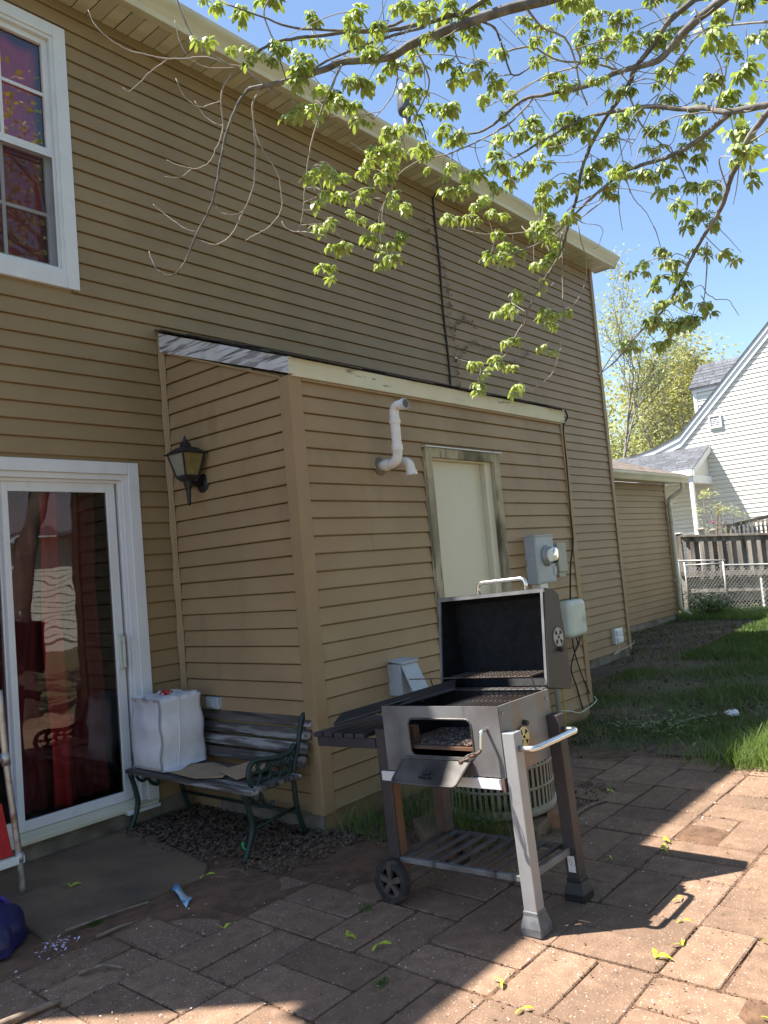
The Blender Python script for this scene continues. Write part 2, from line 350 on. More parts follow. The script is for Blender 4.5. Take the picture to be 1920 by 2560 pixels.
# --- eave: soffit panels, gutter, roof
sof = MB(); sof.box(XL-.12, 7.03, -.232, .0, WT+.008, WT+.02); sof_o = sof.build('soffit', m_cream, house)
m_vent, nt, N, L, B = nm('perforated_soffit'); B.inputs['Roughness'].default_value = .5
g = N.new('ShaderNodeNewGeometry'); sx = N.new('ShaderNodeSeparateXYZ'); L.new(g.outputs['Position'], sx.inputs[0])
def mth(op, a, bb):
    n_ = N.new('ShaderNodeMath'); n_.operation = op
    for i, q in enumerate((a, bb)):
        if q is None: continue
        if hasattr(q, 'links'): L.new(q, n_.inputs[i])
        else: n_.inputs[i].default_value = q
    return n_.outputs[0]
dots = mth('GREATER_THAN', mth('MULTIPLY', mth('SINE', mth('MULTIPLY', mth('ADD', sx.outputs[0], sx.outputs[1]), 230.0), None), mth('SINE', mth('MULTIPLY', mth('SUBTRACT', sx.outputs[0], sx.outputs[1]), 230.0), None)), .42)
mx = N.new('ShaderNodeMix'); mx.data_type = 'RGBA'; L.new(dots, mx.inputs[0]); mx.inputs[6].default_value = (.60,.56,.43,1); mx.inputs[7].default_value = (.10,.09,.06,1)
L.new(mx.outputs[2], B.inputs['Base Color'])
x = XL-.1; k = 0
while x < 7.0:
    w = .1016
    b = MB(); b.box(x+.004, min(x+w-.004, 7.02), -.230, -.003, WT-.006, WT+.007)
    b.build('soffit_panel', m_vent if k % 2 else m_cream, sof_o, bevel=.002, seg=1); x += w; k += 1
b = MB()
gp = [(-.232, WT+.012), (-.232, WT-.012), (-.29, WT-.012), (-.30, WT+.02), (-.325, WT+.055), (-.355, WT+.085), (-.365, WT+.10), (-.368, WT+.128), (-.355, WT+.128), (-.352, WT+.10), (-.28, WT+.0), (-.243, WT+.0), (-.243, WT+.13), (-.232, WT+.13)]
b.prism([(XL-.15, y, z) for y, z in gp], (7.07-XL+.15, 0, 0)); gut = b.build('gutter', m_cream, house, bevel=.002, seg=1)
b = MB(); b.prism([(7.072, y, z) for y, z in [(-.236, WT-.013), (-.29, WT-.013), (-.326, WT+.055), (-.368, WT+.10), (-.37, WT+.13), (-.236, WT+.13)]], (.006, 0, 0)); b.build('end_cap', m_cream, gut)
b = MB(); b.box(7.03, 7.05, -.30, 0, WT-.01, WT+.14); b.build('rake_end', m_cream, house)
b = MB(); b.prism([(XL-.15, y, z) for y, z in ((-.33, WT+.125), (3.5, WT+1.75), (7.3, WT+.125), (7.3, WT+.145), (3.5, WT+1.80), (-.33, WT+.15))], (7.07-XL+.15, 0, 0))
b.build('roof', m_shingle, house)
b = MB(); b.box(XL, XE, .0, 7, WT, WT+.01); b.build('attic_floor', m_room, house)

# --- upper window (double hung, grilles)
def picture_frame(b, x0, x1, z0, z1, w, y0, y1, wb=None):
    wb = w if wb is None else wb
    b.box(x0, x0+w, y0, y1, z0, z1); b.box(x1-w, x1, y0, y1, z0, z1); b.box(x0+w, x1-w, y0, y1, z1-w, z1); b.box(x0+w, x1-w, y0, y1, z0, z0+wb)
win = MB(); picture_frame(win, -1.70, -.58, 3.275, 4.965, .082, -.034, .0, .095); wino = win.build('window', m_white, house, bevel=.004)
b = MB(); picture_frame(b, -1.62, -.655, 3.365, 4.89, .028, -.022, .07); b.build('window_frame', m_white, wino, bevel=.002)
b = MB(); picture_frame(b, -1.592, -.683, 4.115, 4.862, .038, .005, .035); picture_frame(b, -1.592, -.683, 3.393, 4.150, .040, .038, .066); b.build('sash', m_white, wino, bevel=.002)
for x in (-1.285, -.985):
    b = MB(); b.box(x-.010, x+.010, .016, .024, 4.15, 4.825); b.build('muntin', m_white, wino)
    b = MB(); b.box(x-.010, x+.010, .049, .057, 3.43, 4.11); b.build('muntin', m_white, wino)
for z, y in ((4.50, .0155), (3.745, .0485)):
    b = MB(); b.box(-1.555, -.72, y, y+.009, z-.010, z+.010); b.build('muntin', m_white, wino)
b = MB(); b.quad((-1.56, .028, 4.15), (-.715, .028, 4.15), (-.715, .028, 4.83), (-1.56, .028, 4.83)); b.build('pane', m_glass_up, wino)
b = MB(); b.quad((-1.56, .060, 3.43), (-.715, .060, 3.43), (-.715, .060, 4.12), (-1.56, .060, 4.12)); b.build('pane', m_glass_up, wino)
m_screen, nt, N, L, B = nm('insect_screen'); N.remove(B)
df = N.new('ShaderNodeBsdfDiffuse'); df.inputs[0].default_value = (.05,.05,.05,1); tp = N.new('ShaderNodeBsdfTransparent'); ms = N.new('ShaderNodeMixShader'); ms.inputs[0].default_value = .62
L.new(df.outputs[0], ms.inputs[1]); L.new(tp.outputs[0], ms.inputs[2]); L.new(ms.outputs[0], N['Material Output'].inputs[0])
b = MB(); b.quad((-1.585, .000, 3.40), (-.69, .000, 3.40), (-.69, .000, 4.11), (-1.585, .000, 4.11)); b.build('screen', m_screen, wino)
b = MB(); picture_frame(b, -1.592, -.683, 3.393, 4.112, .014, -.004, .004); b.build('screen_frame', m_white, wino)
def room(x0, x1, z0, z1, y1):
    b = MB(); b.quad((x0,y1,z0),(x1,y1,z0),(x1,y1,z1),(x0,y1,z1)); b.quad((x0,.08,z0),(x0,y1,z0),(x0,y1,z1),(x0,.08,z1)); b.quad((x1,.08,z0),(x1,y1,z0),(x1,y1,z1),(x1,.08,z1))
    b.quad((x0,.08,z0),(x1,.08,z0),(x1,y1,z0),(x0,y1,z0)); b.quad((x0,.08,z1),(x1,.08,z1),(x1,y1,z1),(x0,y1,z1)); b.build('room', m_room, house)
room(-2.0, -.4, 3.2, 5.0, 1.6); room(-2.6, .3, .08, 2.3, 2.2)
def curtain(name, x0, x1, z0, z1, y, amp, n, label, mat):
    b = MB(); vs_ = []; fs = []; K = 14
    for j in range(K+1):
        for i in range(n*8+1):
            t = i/(n*8); s_ = j/K
            vs_.append((lerp(x0, x1, t)+.01*sin(9*s_+t*5), y+amp*sin(t*n*2*pi+.6*sin(s_*4))+.3*amp*sin(t*n*5.1+s_*2), lerp(z0, z1, s_)))
    w = n*8+1
    for j in range(K):
        for i in range(w-1): fs.append((j*w+i, j*w+i+1, (j+1)*w+i+1, (j+1)*w+i))
    b.add(vs_, fs); return tag(b.build(name, mat, None, smooth=True, solid=.002), label, 'curtain')
curtain('curtain', -1.60, -.70, 3.38, 4.88, .11, .016, 5, 'red curtain drawn behind the upper double-hung window', m_upcurtain)

# --- sliding glass door
sd = MB(); x0, x1, z1 = -2.10, -.258, 2.218
sd.box(x1-.075, x1, -.034, 0, .118, z1); sd.box(x0, x0+.075, -.034, 0, .118, z1); sd.box(x0+.075, x1-.075, -.034, 0, z1-.075, z1)
sdo = sd.build('sliding_door', m_white, house, bevel=.004)
b = MB(); b.box(-.372, -.333, -.020, .09, .13, 2.143); b.box(-2.03, -1.99, -.020, .09, .13, 2.143); b.box(-1.99, -.372, -.020, .09, 2.108, 2.143)
b.box(-.392, -.372, .0, .09, .14, 2.108); b.box(-1.99, -.392, .0, .09, 2.088, 2.108); b.build('door_frame', m_white, sdo, bevel=.003)
b = MB(); b.prism([(-2.08, -.055, .108), (-2.08, .09, .108), (-2.08, .09, .165), (-2.08, .02, .158), (-2.08, -.02, .142), (-2.08, -.055, .128)], (1.80, 0, 0)); b.build('threshold', m_cream, sdo, bevel=.002)
b = MB(); b.box(-.50, -.28, -.075, -.02, .092, .112); b.build('sill_end', m_white, sdo, bevel=.003)
def leaf(x0, x1, y, w=.058, name='door_panel'):
    b = MB(); b.box(x0, x0+.035, y, y+.03, .160, 2.09); b.box(x1-w, x1, y, y+.03, .160, 2.09); b.box(x0+.035, x1-w, y, y+.03, 2.032, 2.09); b.box(x0+.035, x1-w, y, y+.03, .160, .216)
    o = b.build(name, m_white, sdo, bevel=.003)
    b = MB(); b.quad((x0+.03, y+.012, .21), (x1-w+.006, y+.012, .21), (x1-w+.006, y+.012, 2.04), (x0+.03, y+.012, 2.04)); b.build('pane', m_glass, o); return o
dp = leaf(-1.106, -.408, .012); leaf(-1.99, -1.07, .050, .045)
b = MB(); b.box(-.452, -.424, -.012, .013, .94, 1.16); b.box(-.446, -.430, -.030, -.012, .955, .985); b.box(-.446, -.430, -.030, -.012, 1.115, 1.145); b.box(-.446, -.430, -.040, -.030, .955, 1.145); b.build('handle', m_offwhite, dp, bevel=.003)
curtain('curtain', -1.06, -.44, .20, 2.06, .22, .022, 6, 'dark maroon curtain hanging behind the sliding glass door', m_maroon)
curtain('curtain', -.845, -.73, .20, 2.06, .13, .018, 1, 'narrow bright red curtain fold behind the sliding glass door', m_curtain_lit)

# --- vertical service cable on the wall, mast on the roof, wall outlet
b = MB(); b.tube(bez([(3.62,-.36,5.33),(3.5,-.30,5.14),(3.36,-.14,5.12),(3.325,-.03,5.08),(3.32,-.024,4.9),(3.33,-.024,4.4),(3.315,-.024,3.9),(3.33,-.024,3.4),(3.31,-.026,2.98)], 6), .011, n=8)
tag(b.build('service_cable', m_cable, None, smooth=True), 'thick black cable running down the wall above the lean-to roof', 'cable')
ms_ = thing('service_mast', 'grey metal service mast rising above the gutter', 'mast', (3.2, .12, 5.28))
b = MB(); b.tube([(0,0,-.05),(0,0,1.0)], .045, n=14); b.lathe([(.075,.60),(.085,.64),(.08,.80),(.05,.90),(.0,.93)], (0,0,.1), n=14); b.build('mast_pipe', MT('dark_mast_steel', (.10,.105,.11), rough=.5, metal=.3, var=.15), ms_, smooth=True)
b = MB(); b.tube([(-.55,-.1,.10),(0,-.05,.14)], .022, n=8); b.build('mast_brace', m_galv, ms_, smooth=True)
b = MB(); b.tube(bez([(.02,-.05,.85),(.10,-.12,.55),(.06,-.2,.30),(.16,-.35,.15),(.42,-.46,.02)], 6), .008, n=6); b.build('mast_cable', m_cable, ms_, smooth=True)
ou = thing('outlet_cover', 'white weatherproof double outlet cover low on the tan wall', 'outlet', (6.48, -.02, .31))
b = MB(); b.box(-.115,.115,-.045,.01,-.095,.095); b.build('cover_box', m_plastic_white, ou, bevel=.01)
for z in (-.045, .04):
    b = MB(); b.box(-.085,.085,-.062,-.044,z-.033,z+.033); b.build('cover_flap', m_plastic_white, ou, bevel=.008)
b = MB(); b.tube(bez([(6.46,-.04,.22),(6.44,-.06,.16),(6.3,-.05,.10),(6.5,-.06,.13),(6.75,-.06,.15),(6.9,-.06,.17),(6.93,-.05,.20)], 6), .004, n=6)
tag(b.build('white_wire', m_offwhite, None, smooth=True), 'thin white wire running from the outlet cover round the house corner', 'wire')

vn = thing('wall_vine', 'dry brown creeper stems clinging to the wall beside the black cable', 'vine', (3.42, -.025, 3.12))
rv = random.Random(8)
for pts in ([(0,0,0),(.05,0,.35),(-.02,0,.7),(.02,0,1.05),(-.15,0,1.4),(-.35,0,1.7)], [(.04,0,.3),(.35,0,.52),(.75,0,.50),(1.15,0,.42),(1.5,0,.60)], [(.02,0,.62),(.22,0,.78),(.40,0,.74)]):
    q = [p+Vector((rv.gauss(0,.012),-.004,rv.gauss(0,.012))) for p in bez(pts, 5)]
    b = MB(); b.tube(q, .0032, .0016, n=4); b.build('vine_stem', m_twig, vn)
    b = MB()
    for p in q:
        for k in range(2):
            a = rv.uniform(0, 6.28); s_ = rv.uniform(.012,.026); c_ = p+Vector((cos(a)*.03, -.008, sin(a)*.03)); b.add([c_+Vector((cos(a+t)*s_, rv.uniform(-.006,.002), sin(a+t)*s_*.6)) for t in (0,1.6,3.1,4.7)], [(0,1,2,3)])
    tag(b.build('vine_leaves', m_deadleaf, vn), kind='stuff')

# ================================================================== LEAN-TO SHED
shed = thing('lean_to_shed', 'tan sided lean-to shed with white fascia built against the house', 'shed', (0, 0, 0))
b = MB()
rk = lambda y: 2.56+(-y-SD)*-.352       # underside of the rake along y
b.prism([(.012,-.0,-.1),(.012,-SD+.012,-.1),(.012,-SD+.012,2.56),(.012,-.0,2.98)], (.02,0,0)); b.box(.012, 1.235, -SD+.004, -SD+.03, -.1, 2.56); b.box(2.06, SW-.012, -SD+.004, -SD+.03, -.1, 2.56); b.box(1.235, 2.06, -SD+.004, -SD+.03, 2.17, 2.56); b.box(SW-.03, SW-.012, -SD+.03, 0, -.1, 2.56)
swall = b.build('wall', m_sidetrim, shed)
siding(swall, (0,0,0), (0,-1,0), (-1,0,0), lambda z: (max(.022, .02+max(0, (z-2.56))*0), SD-.05) if z < 2.56 else (.022, max(.022, SD-.03-(z-2.56)/.352)), ZB, 2.97, m_siding_shed, jit=.001)
siding(swall, (0,-SD,0), (1,0,0), (0,-1,0), lambda z: (.05, SW-.05), ZB, 2.545, m_siding_shed, openings=[(1.165, 2.10, 0, 2.21)], seams=[(2,1.05),(7,.6)], jit=.001)
# corner posts: outer corner (both faces), far end
b = MB(); b.box(-.022, .066, -SD-.027, -SD-.001, .105, 2.555); b.build('corner_post', m_sidetrim, shed, bevel=.004)
b = MB(); b.box(-.027, -.001, -SD-.025, -SD+.066, .105, 2.555); b.build('corner_post', m_sidetrim, shed, bevel=.004)
b = MB(); b.box(SW-.06, SW+.014, -SD-.028, -SD-.001, .12, 2.56); b.box(SW-.002, SW+.015, -SD-.026, -.002, .12, 2.56); b.build('corner_post', m_sidetrim, shed, bevel=.004)
b = MB(); b.box(.0, SW-.03, -SD+.006, -.3, -.15, .112); b.build('foundation', m_found, shed)
# J channels below the boards
b = MB(); b.prism([(-.030, -.028, 2.968), (-.030, -SD+.05, 2.548), (-.030, -SD+.05, 2.562), (-.030, -.028, 2.982)], (.030,0,0)); b.build('j_channel', m_sidetrim, shed, bevel=.002)
b = MB(); b.box(.066, SW-.06, -SD-.030, -SD, 2.530, 2.545); b.build('j_channel', m_sidetrim, shed, bevel=.002)
# fascia boards
b = MB(); b.prism([(-.034, .0, 2.985), (-.034, -SD-.036, 2.556), (-.034, -SD-.036, 2.652), (-.034, .0, 3.115)], (.034,0,0)); b.build('rake_board', m_peel_heavy, shed, bevel=.003)
b = MB(); b.box(-.010, SW+.0, -SD-.040, -SD-.004, 2.546, 2.654); b.build('fascia_board', m_peel, shed, bevel=.003)
b = MB(); b.box(-.035, -.009, -SD-.042, -SD-.034, 2.556, 2.654); b.build('fascia_end', m_peel, shed)
# roof with ragged shingle edges
sl = .385
def rz(y): return 2.658+(y+SD+.03)*sl
b = MB(); b.prism([(-.01, -.0, rz(0)), (-.01, -SD-.02, rz(-SD-.02)), (-.01, -SD-.02, rz(-SD-.02)+.012), (-.01, 0, rz(0)+.012)], (SW+.02,0,0)); roof = b.build('roof', m_shingle, shed)
def tab(pts, dz):
    b = MB(); b.prism([(x, y, rz(y)+dz) for x, y in pts], (0, 0, .007)); b.build('shingle', m_shingle, roof)
y = -SD-.055; k = 0
while y < -.03:
    w = rng.uniform(.10, .17); o = rng.uniform(.006, .034); y2 = min(y+w, -.01)
    tab([(-.03-o, y), (-.03-o*rng.uniform(.5,1.2), y2-.004), (.2, y2-.004), (.2, y)], .012+.004*(k%3)-(.014 if o > .02 else 0)); y = y2; k += 1
x = -.05; k = 0
while x < SW+.03:
    w = rng.uniform(.16, .32); o = rng.uniform(.012, .035); x2 = min(x+w, SW+.06)
    tab([(x, -SD-.045-o), (x2-.005, -SD-.045-o*rng.uniform(.6,1.2)), (x2-.005, -SD+.15), (x, -SD+.15)], .011+.004*(k%3)); x = x2; k += 1
# shed door
sdr = MB(); Y = -SD
d = empty('door'); d.parent = shed
b = MB(); b.box(1.262, 1.945, Y+.045, Y+.085, .13, 2.135); b.build('door_leaf', m_door, d, bevel=.003)
b = MB(); b.box(1.945, 2.03, Y+.0, Y+.085, .13, 2.158); b.box(1.235, 1.262, Y+.0, Y+.085, .13, 2.158); b.box(1.262, 1.945, Y+.0, Y+.085, 2.135, 2.17); b.build('jamb', m_door, d, bevel=.003)
b = MB(); b.box(1.176, 1.250, Y-.034, Y+.002, .12, 2.213); b.build('trim_board', m_rottrim, d, bevel=.003)
b = MB(); b.box(2.030, 2.112, Y-.034, Y+.002, .12, 2.213); b.build('trim_board', m_rottrim, d, bevel=.003)
b = MB(); b.box(1.2505, 2.0295, Y-.033, Y+.002, 2.145, 2.212); b.build('trim_board', m_rottrim, d, bevel=.003)
b = MB(); b.box(1.172, 2.135, Y-.045, Y+.0, 2.214, 2.222); b.build('drip_cap', m_white, d)
b = MB(); pts = [(1.168+rng.uniform(-.006,.008), Y-.019+rng.uniform(-.004,.004), .14+i*.05) for i in range(42)]; b.tube(pts, .007, n=5); b.build('caulk_bead', m_rottrim, d)
b = MB(); b.lathe([(.030,0),(.030,-.006),(.012,-.010),(.012,-.030),(.026,-.040),(.030,-.055),(.022,-.068),(0,-.072)], (1.315, Y+.045, 1.05), 'y', 18); b.build('door_knob', m_brass, d, smooth=True)
b = MB(); b.box(1.25, 2.03, Y-.02, Y+.09, .085, .128); b.build('door_sill', m_conc, d)

# --- wall lantern on the shed's side
la = thing('wall_lantern', 'black coach-style wall lantern with yellowed glass on the shed side', 'lantern', (-.0, -.36, 2.06))
LX = -.125
b = MB(); b.lathe([(.0,-.022),(.055,-.022),(.062,-.012),(.062,-.002)], (0,0,-.01), 'x', 20); b.build('back_plate', m_black, la, smooth=True)
b = MB(); b.tube(corner_path([(-.015,0,-.01),(LX,0,-.012),(LX,0,.03)], .02), .016, n=10); b.build('arm', m_black, la, smooth=True)
def frus(b, h0, w0, h1, w1): b.add([(LX-w0,-w0,h0),(LX+w0,-w0,h0),(LX+w0,w0,h0),(LX-w0,w0,h0),(LX-w1,-w1,h1),(LX+w1,-w1,h1),(LX+w1,w1,h1),(LX-w1,w1,h1)], [(0,3,2,1),(4,5,6,7),(0,1,5,4),(1,2,6,5),(2,3,7,6),(3,0,4,7)])
b = MB(); frus(b, .168, .098, .176, .098); frus(b, .176, .092, .212, .045); frus(b, .212, .028, .245, .022); b.lathe([(.022,.245),(.012,.262),(.004,.285),(0,.29)], (LX,0,0), n=10); b.build('cap', m_black, la, bevel=.003)
b = MB(); frus(b, .020, .050, .036, .052); frus(b, .0, .03, .020, .045); b.lathe([(.030,.0),(.026,-.02),(.017,-.05),(.011,-.14),(0,-.155)], (LX,0,0), n=12); b.build('base_and_tail', m_black, la)
for sx_, sy_ in ((-1,-1),(1,-1),(1,1),(-1,1)):
    b = MB(); b.tube([(LX+sx_*.049, sy_*.049, .034), (LX+sx_*.080, sy_*.080, .170)], .0065, n=5); b.build('corner_bar', m_black, la)
def gp_(sx_, sy_, m):
    w0, w1 = .047, .078; b = MB()
    if sx_: b.quad((LX+sx_*w0,-w0,.036),(LX+sx_*w0,w0,.036),(LX+sx_*w1,w1,.169),(LX+sx_*w1,-w1,.169))
    else: b.quad((LX-w0,sy_*w0,.036),(LX+w0,sy_*w0,.036),(LX+w1,sy_*w1,.169),(LX-w1,sy_*w1,.169))
    b.build('lamp_pane', m, la)
gp_(-1,0,m_lampglass); gp_(1,0,m_lampglass); gp_(0,-1,m_lampyellow); gp_(0,1,m_lampglass)

# --- PVC vents
pv = thing('vent_pipe', 'white plastic vent pipe rising to a grilled elbow beside the shed door', 'vent pipe', (.715, -SD-.02, 2.06))
b = MB(); b.tube(corner_path([(0,.02,0),(0,-.145,0),(0,-.145,.355),(0,-.235,.355)], .075, 8), .0305, n=20); b.build('pipe', m_pvc, pv, smooth=True)
for p0, p1 in (((0,-.145,.075),(0,-.145,.115)), ((0,-.145,.245),(0,-.145,.275)), ((0,-.03,0),(0,-.065,0)), ((0,-.215,.355),(0,-.238,.355))):
    b = MB(); b.tube([p0, p1], .0355, n=20); b.build('coupling', m_pvc, pv, bevel=.003)
b = MB(); b.lathe([(0,-.242),(.032,-.242),(.034,-.236)], (0,0,.355), 'y', 22); gr = b.build('grille', m_greybox, pv)
b = MB()
for i in range(-2, 3):
    for j in range(-2, 3):
        if i*i+j*j <= 6: b.box(i*.0105-.0036, i*.0105+.0036, -.2445, -.2425, .355+j*.0105-.0036, .355+j*.0105+.0036)
b.build('grille_hole', m_black, gr)
pv2 = thing('vent_pipe', 'white plastic vent elbow turned down beside the taller vent pipe', 'vent pipe', (.835, -SD-.02, 2.08))
b = MB(); b.tube(corner_path([(0,.02,0),(0,-.13,0),(0,-.15,-.09)], .06, 8), .0305, n=20); b.build('pipe', m_pvc, pv2, smooth=True)
b = MB(); b.tube([(0,-.147,-.065),(0,-.1505,-.094)], .0355, n=20); b.build('coupling', m_pvc, pv2, bevel=.003)
b = MB(); b.lathe([(.05,.004),(.06,-.012),(.045,-.022)], (.715,-SD,2.06), 'y', 18); tag(b.build('pipe_sealant', m_found, None, smooth=True), 'crumbled grey sealant ring where the vent pipe enters the siding', 'sealant')

# --- electric meter and utility boxes on the shed front
me = thing('electric_meter', 'grey electric meter box with round glass meter on the shed front', 'meter', (2.385, -SD-.012, 1.19))
b = MB(); b.box(0,.295,-.10,.02,0,.375); b.build('meter_box', m_greybox, me, bevel=.006)
b = MB(); b.box(-.004,.299,-.108,.02,.372,.382); b.build('box_lid', m_greybox, me, bevel=.003)
b = MB(); b.box(.012,.283,-.104,-.099,.012,.36); b.build('front_panel', m_greybox, me, bevel=.003)
b = MB(); b.lathe([(.082,-.102),(.085,-.115),(.080,-.125),(.072,-.13)], (.155,0,.215), 'y', 24); b.build('meter_ring', m_galv, me, smooth=True)
b = MB(); b.lathe([(.070,-.128),(.069,-.16),(.060,-.185),(.03,-.192),(0,-.193)], (.155,0,.215), 'y', 24); b.build('meter_glass', glass_mat('meter_glass', 1.4, wav=0), me, smooth=True)
b = MB(); b.lathe([(0,-.150),(.055,-.150),(.055,-.13)], (.155,0,.215), 'y', 20); b.build('meter_face', m_plastic_white, me)
b = MB(); b.box(.245,.290,-.112,-.1,.055,.125); b.build('latch', m_greybox, me, bevel=.003)
b = MB(); b.box(.05,.17,-.085,.0,-.05,.0); b.build('lower_hub', m_plastic_white, me, bevel=.004)
b = MB(); b.tube([(.20,-.05,-.0),(.20,-.05,-1.14)], .020, n=10); b.build('conduit', m_greybox2, me, smooth=True)
sb = thing('small_utility_box', 'small beige-grey utility box right of the electric meter', 'utility box', (2.79, -SD-.012, 1.26))
b = MB(); b.box(0,.15,-.075,.02,0,.24); b.build('box_body', m_greybox2, sb, bevel=.008)
b = MB(); b.box(.02,.13,-.06,.0,-.04,.0); b.build('cable_hub', m_greybox2, sb, bevel=.004)
cb = thing('cable_box', 'rounded off-white cable enclosure at the end of the shed', 'utility box', (2.83, -SD-.012, .71))
b = MB(); b.box(0,.30,-.11,.02,0,.31); b.build('enclosure', m_offwhite, cb, bevel=.045, seg=5)
b = MB(); b.box(.255,.262,-.1115,-.109,.10,.14); b.build('latch', m_greybox2, cb)
for i, pts in enumerate([[(2.92,-SD-.07,.72),(2.94,-SD-.06,.62),(3.02,-SD-.04,.5),(3.1,-SD-.035,.35),(3.2,-SD-.03,.2)], [(2.98,-SD-.07,.72),(3.02,-SD-.06,.64),(2.95,-SD-.05,.56),(2.90,-SD-.04,.45),(2.98,-SD-.03,.3),(3.05,-SD-.03,.1)], [(3.04,-SD-.07,.72),(3.03,-SD-.07,.66),(2.96,-SD-.06,.60),(3.06,-SD-.05,.64),(3.09,-SD-.05,.70)]]):
    b = MB(); b.tube(bez(pts, 6), .006, n=6); tag(b.build('black_cord', m_cable, None, smooth=True), ('black cord hanging straight down the shed end below the enclosure', 'black cord looping back under the cable enclosure', 'short black cord coiled right at the enclosure outlet')[i], 'cord')
b = MB(); b.tube(bez([(3.265,-SD-.045,2.66),(3.292,-SD-.045,2.60),(3.225,-SD-.03,2.50),(3.215,-SD-.03,2.2),(3.195,-SD-.03,1.75),(3.19,-SD-.03,1.52),(3.13,-SD-.04,1.42),(3.05,-SD-.05,1.28),(2.99,-SD-.05,1.02)], 6), .008, n=6)
tag(b.build('black_cord', m_cable, None, smooth=True), 'long black cord from the fascia corner down the shed end', 'cord')
b = MB(); b.tube(bez([(2.62,-SD-.05,.17),(2.8,-SD-.05,.13),(2.95,-SD-.05,.09),(3.12,-SD-.05,.10),(3.27,-SD-.05,.13),(3.262,-SD-.04,.17)], 6), .0045, n=6)
tag(b.build('white_wire', m_offwhite, None, smooth=True), 'loose white wire drooping at the foot of the shed end', 'wire')
b = MB(); b.tube([(2.70,-SD-.05,.95),(2.70,-SD-.05,.02)], .007, n=6); tag(b.build('yellow_wire', MT('yellow_wire', (.55,.35,.03), var=.1), None), 'yellow wire running down beside the meter conduit', 'wire')
db = thing('disconnect_box', 'small grey disconnect box with its cover hanging open on the shed front', 'utility box', (.62, -SD-.012, .64))
b = MB(); b.box(0,.13,-.10,.02,0,.19); b.build('box_body', m_greybox, db, bevel=.004)
b = MB(); b.prism([(.0,-.115,.19),(.17,-.115,.19),(.17,.02,.205),(.0,.02,.205)], (0,0,.012)); b.build('box_hood', m_greybox, db, bevel=.002)
b = MB(); b.prism([(.01,-.105,.185),(.01,-.19,.01),(.01,-.182,.005),(.01,-.097,.18)], (.15,0,0)); b.build('open_cover', m_greybox, db, bevel=.002)
so = thing('wall_outlet', 'dull grey outlet cover on the shed side above the bench', 'outlet', (-.014, -.335, .68))
b = MB(); b.box(-.03,.01,-.06,.06,-.036,.036); b.build('cover_box', m_greybox, so, bevel=.005)
b = MB(); b.box(-.042,-.029,-.022,.045,-.026,.026); b.build('cover_flap', m_greybox, so, bevel=.005)

# ================================================================== GARAGE WING
ga = thing('garage_wing', 'low tan garage wing with cream gutter beyond the house corner', 'garage', (0, 0, 0))
GY, GX, GZ = 1.0, 11.36, 2.50
b = MB(); b.box(XE-.05, GX-.01, GY, GY+.02, -.1, GZ); b.box(GX-.03, GX-.01, GY+.02, 6, -.1, GZ); gw = b.build('wall', m_sidetrim, ga)
siding(gw, (0,GY,0), (1,0,0), (0,-1,0), lambda z: (XE, GX-.03), ZB+.03, GZ, m_siding)
b = MB(); b.box(GX-.07, GX+.012, GY-.024, GY, .12, GZ); b.build('corner_post', m_sidetrim, ga, bevel=.003)
b = MB(); b.box(XE, GX-.02, GY-.004, GY+.1, -.15, .14); b.build('foundation', m_found, ga)
b = MB(); b.box(XE, GX+.28, GY-.30, GY-.02, GZ, GZ+.014); b.build('soffit', m_cream, ga)
b = MB(); gq = [(-.20, .0), (-.26, .0), (-.29, .05), (-.32, .09), (-.32, .125), (-.305, .125), (-.21, .02), (-.20, .13), (-.185,.13), (-.185,.0)]
b.prism([(XE, GY+y-.05, GZ-.01+z) for y, z in gq], (GX+.32-XE, 0, 0)); b.build('gutter', m_cream, ga, bevel=.003)
b = MB(); b.prism([(XE, GY-.30, GZ+.10), (XE, 4.5, GZ+.10+(4.5-GY+.30)*.36), (XE, 4.5, GZ+.12+(4.5-GY+.30)*.36), (XE, GY-.32, GZ+.125)], (GX+.30-XE, 0, 0)); gr_ = b.build('roof', m_shingle_brown, ga)
for r_ in range(10):
    yy = GY-.32+r_*.14; zz_ = GZ+.13+r_*.14*.36; x = XE-rng.uniform(0, .3)
    while x < GX+.28:
        w = rng.uniform(.28, .34); x2 = min(x+w, GX+.30)
        b = MB(); b.prism([(max(x, XE)+.004, yy, zz_-.006), (x2-.004, yy, zz_-.006), (x2-.004, yy+.2, zz_+.2*.36-.006), (max(x, XE)+.004, yy+.2, zz_+.2*.36-.006)], (0,0,.012+rng.uniform(0,.004)))
        if x2-max(x, XE) > .05: b.build('shingle', m_shingle_brown, gr_)
        x += w
b = MB(); dp_ = corner_path([(GX+.10, GY-.30, GZ-.01), (GX+.10, GY-.30, GZ-.13), (GX-.02, GY-.075, GZ-.28), (GX-.02, GY-.075, .22), (GX+.10, GY-.20, .10)], .06, 5)
b.tube(dp_, .038, n=12); b.build('downspout', m_cream, ga, smooth=True)
for z in (2.12, .75):
    b = MB(); b.box(GX-.10, GX+.05, GY-.118, GY-.02, z-.02, z+.02); b.build('downspout_strap', m_cream, ga)
# ================================================================== GROUND
gs = MB(); gs.quad((-150,-150,-.06),(150,-150,-.06),(150,150,-.06),(-150,150,-.06)); tag(gs.build('ground', m_lawn), kind='structure')
b = MB(); K = 40
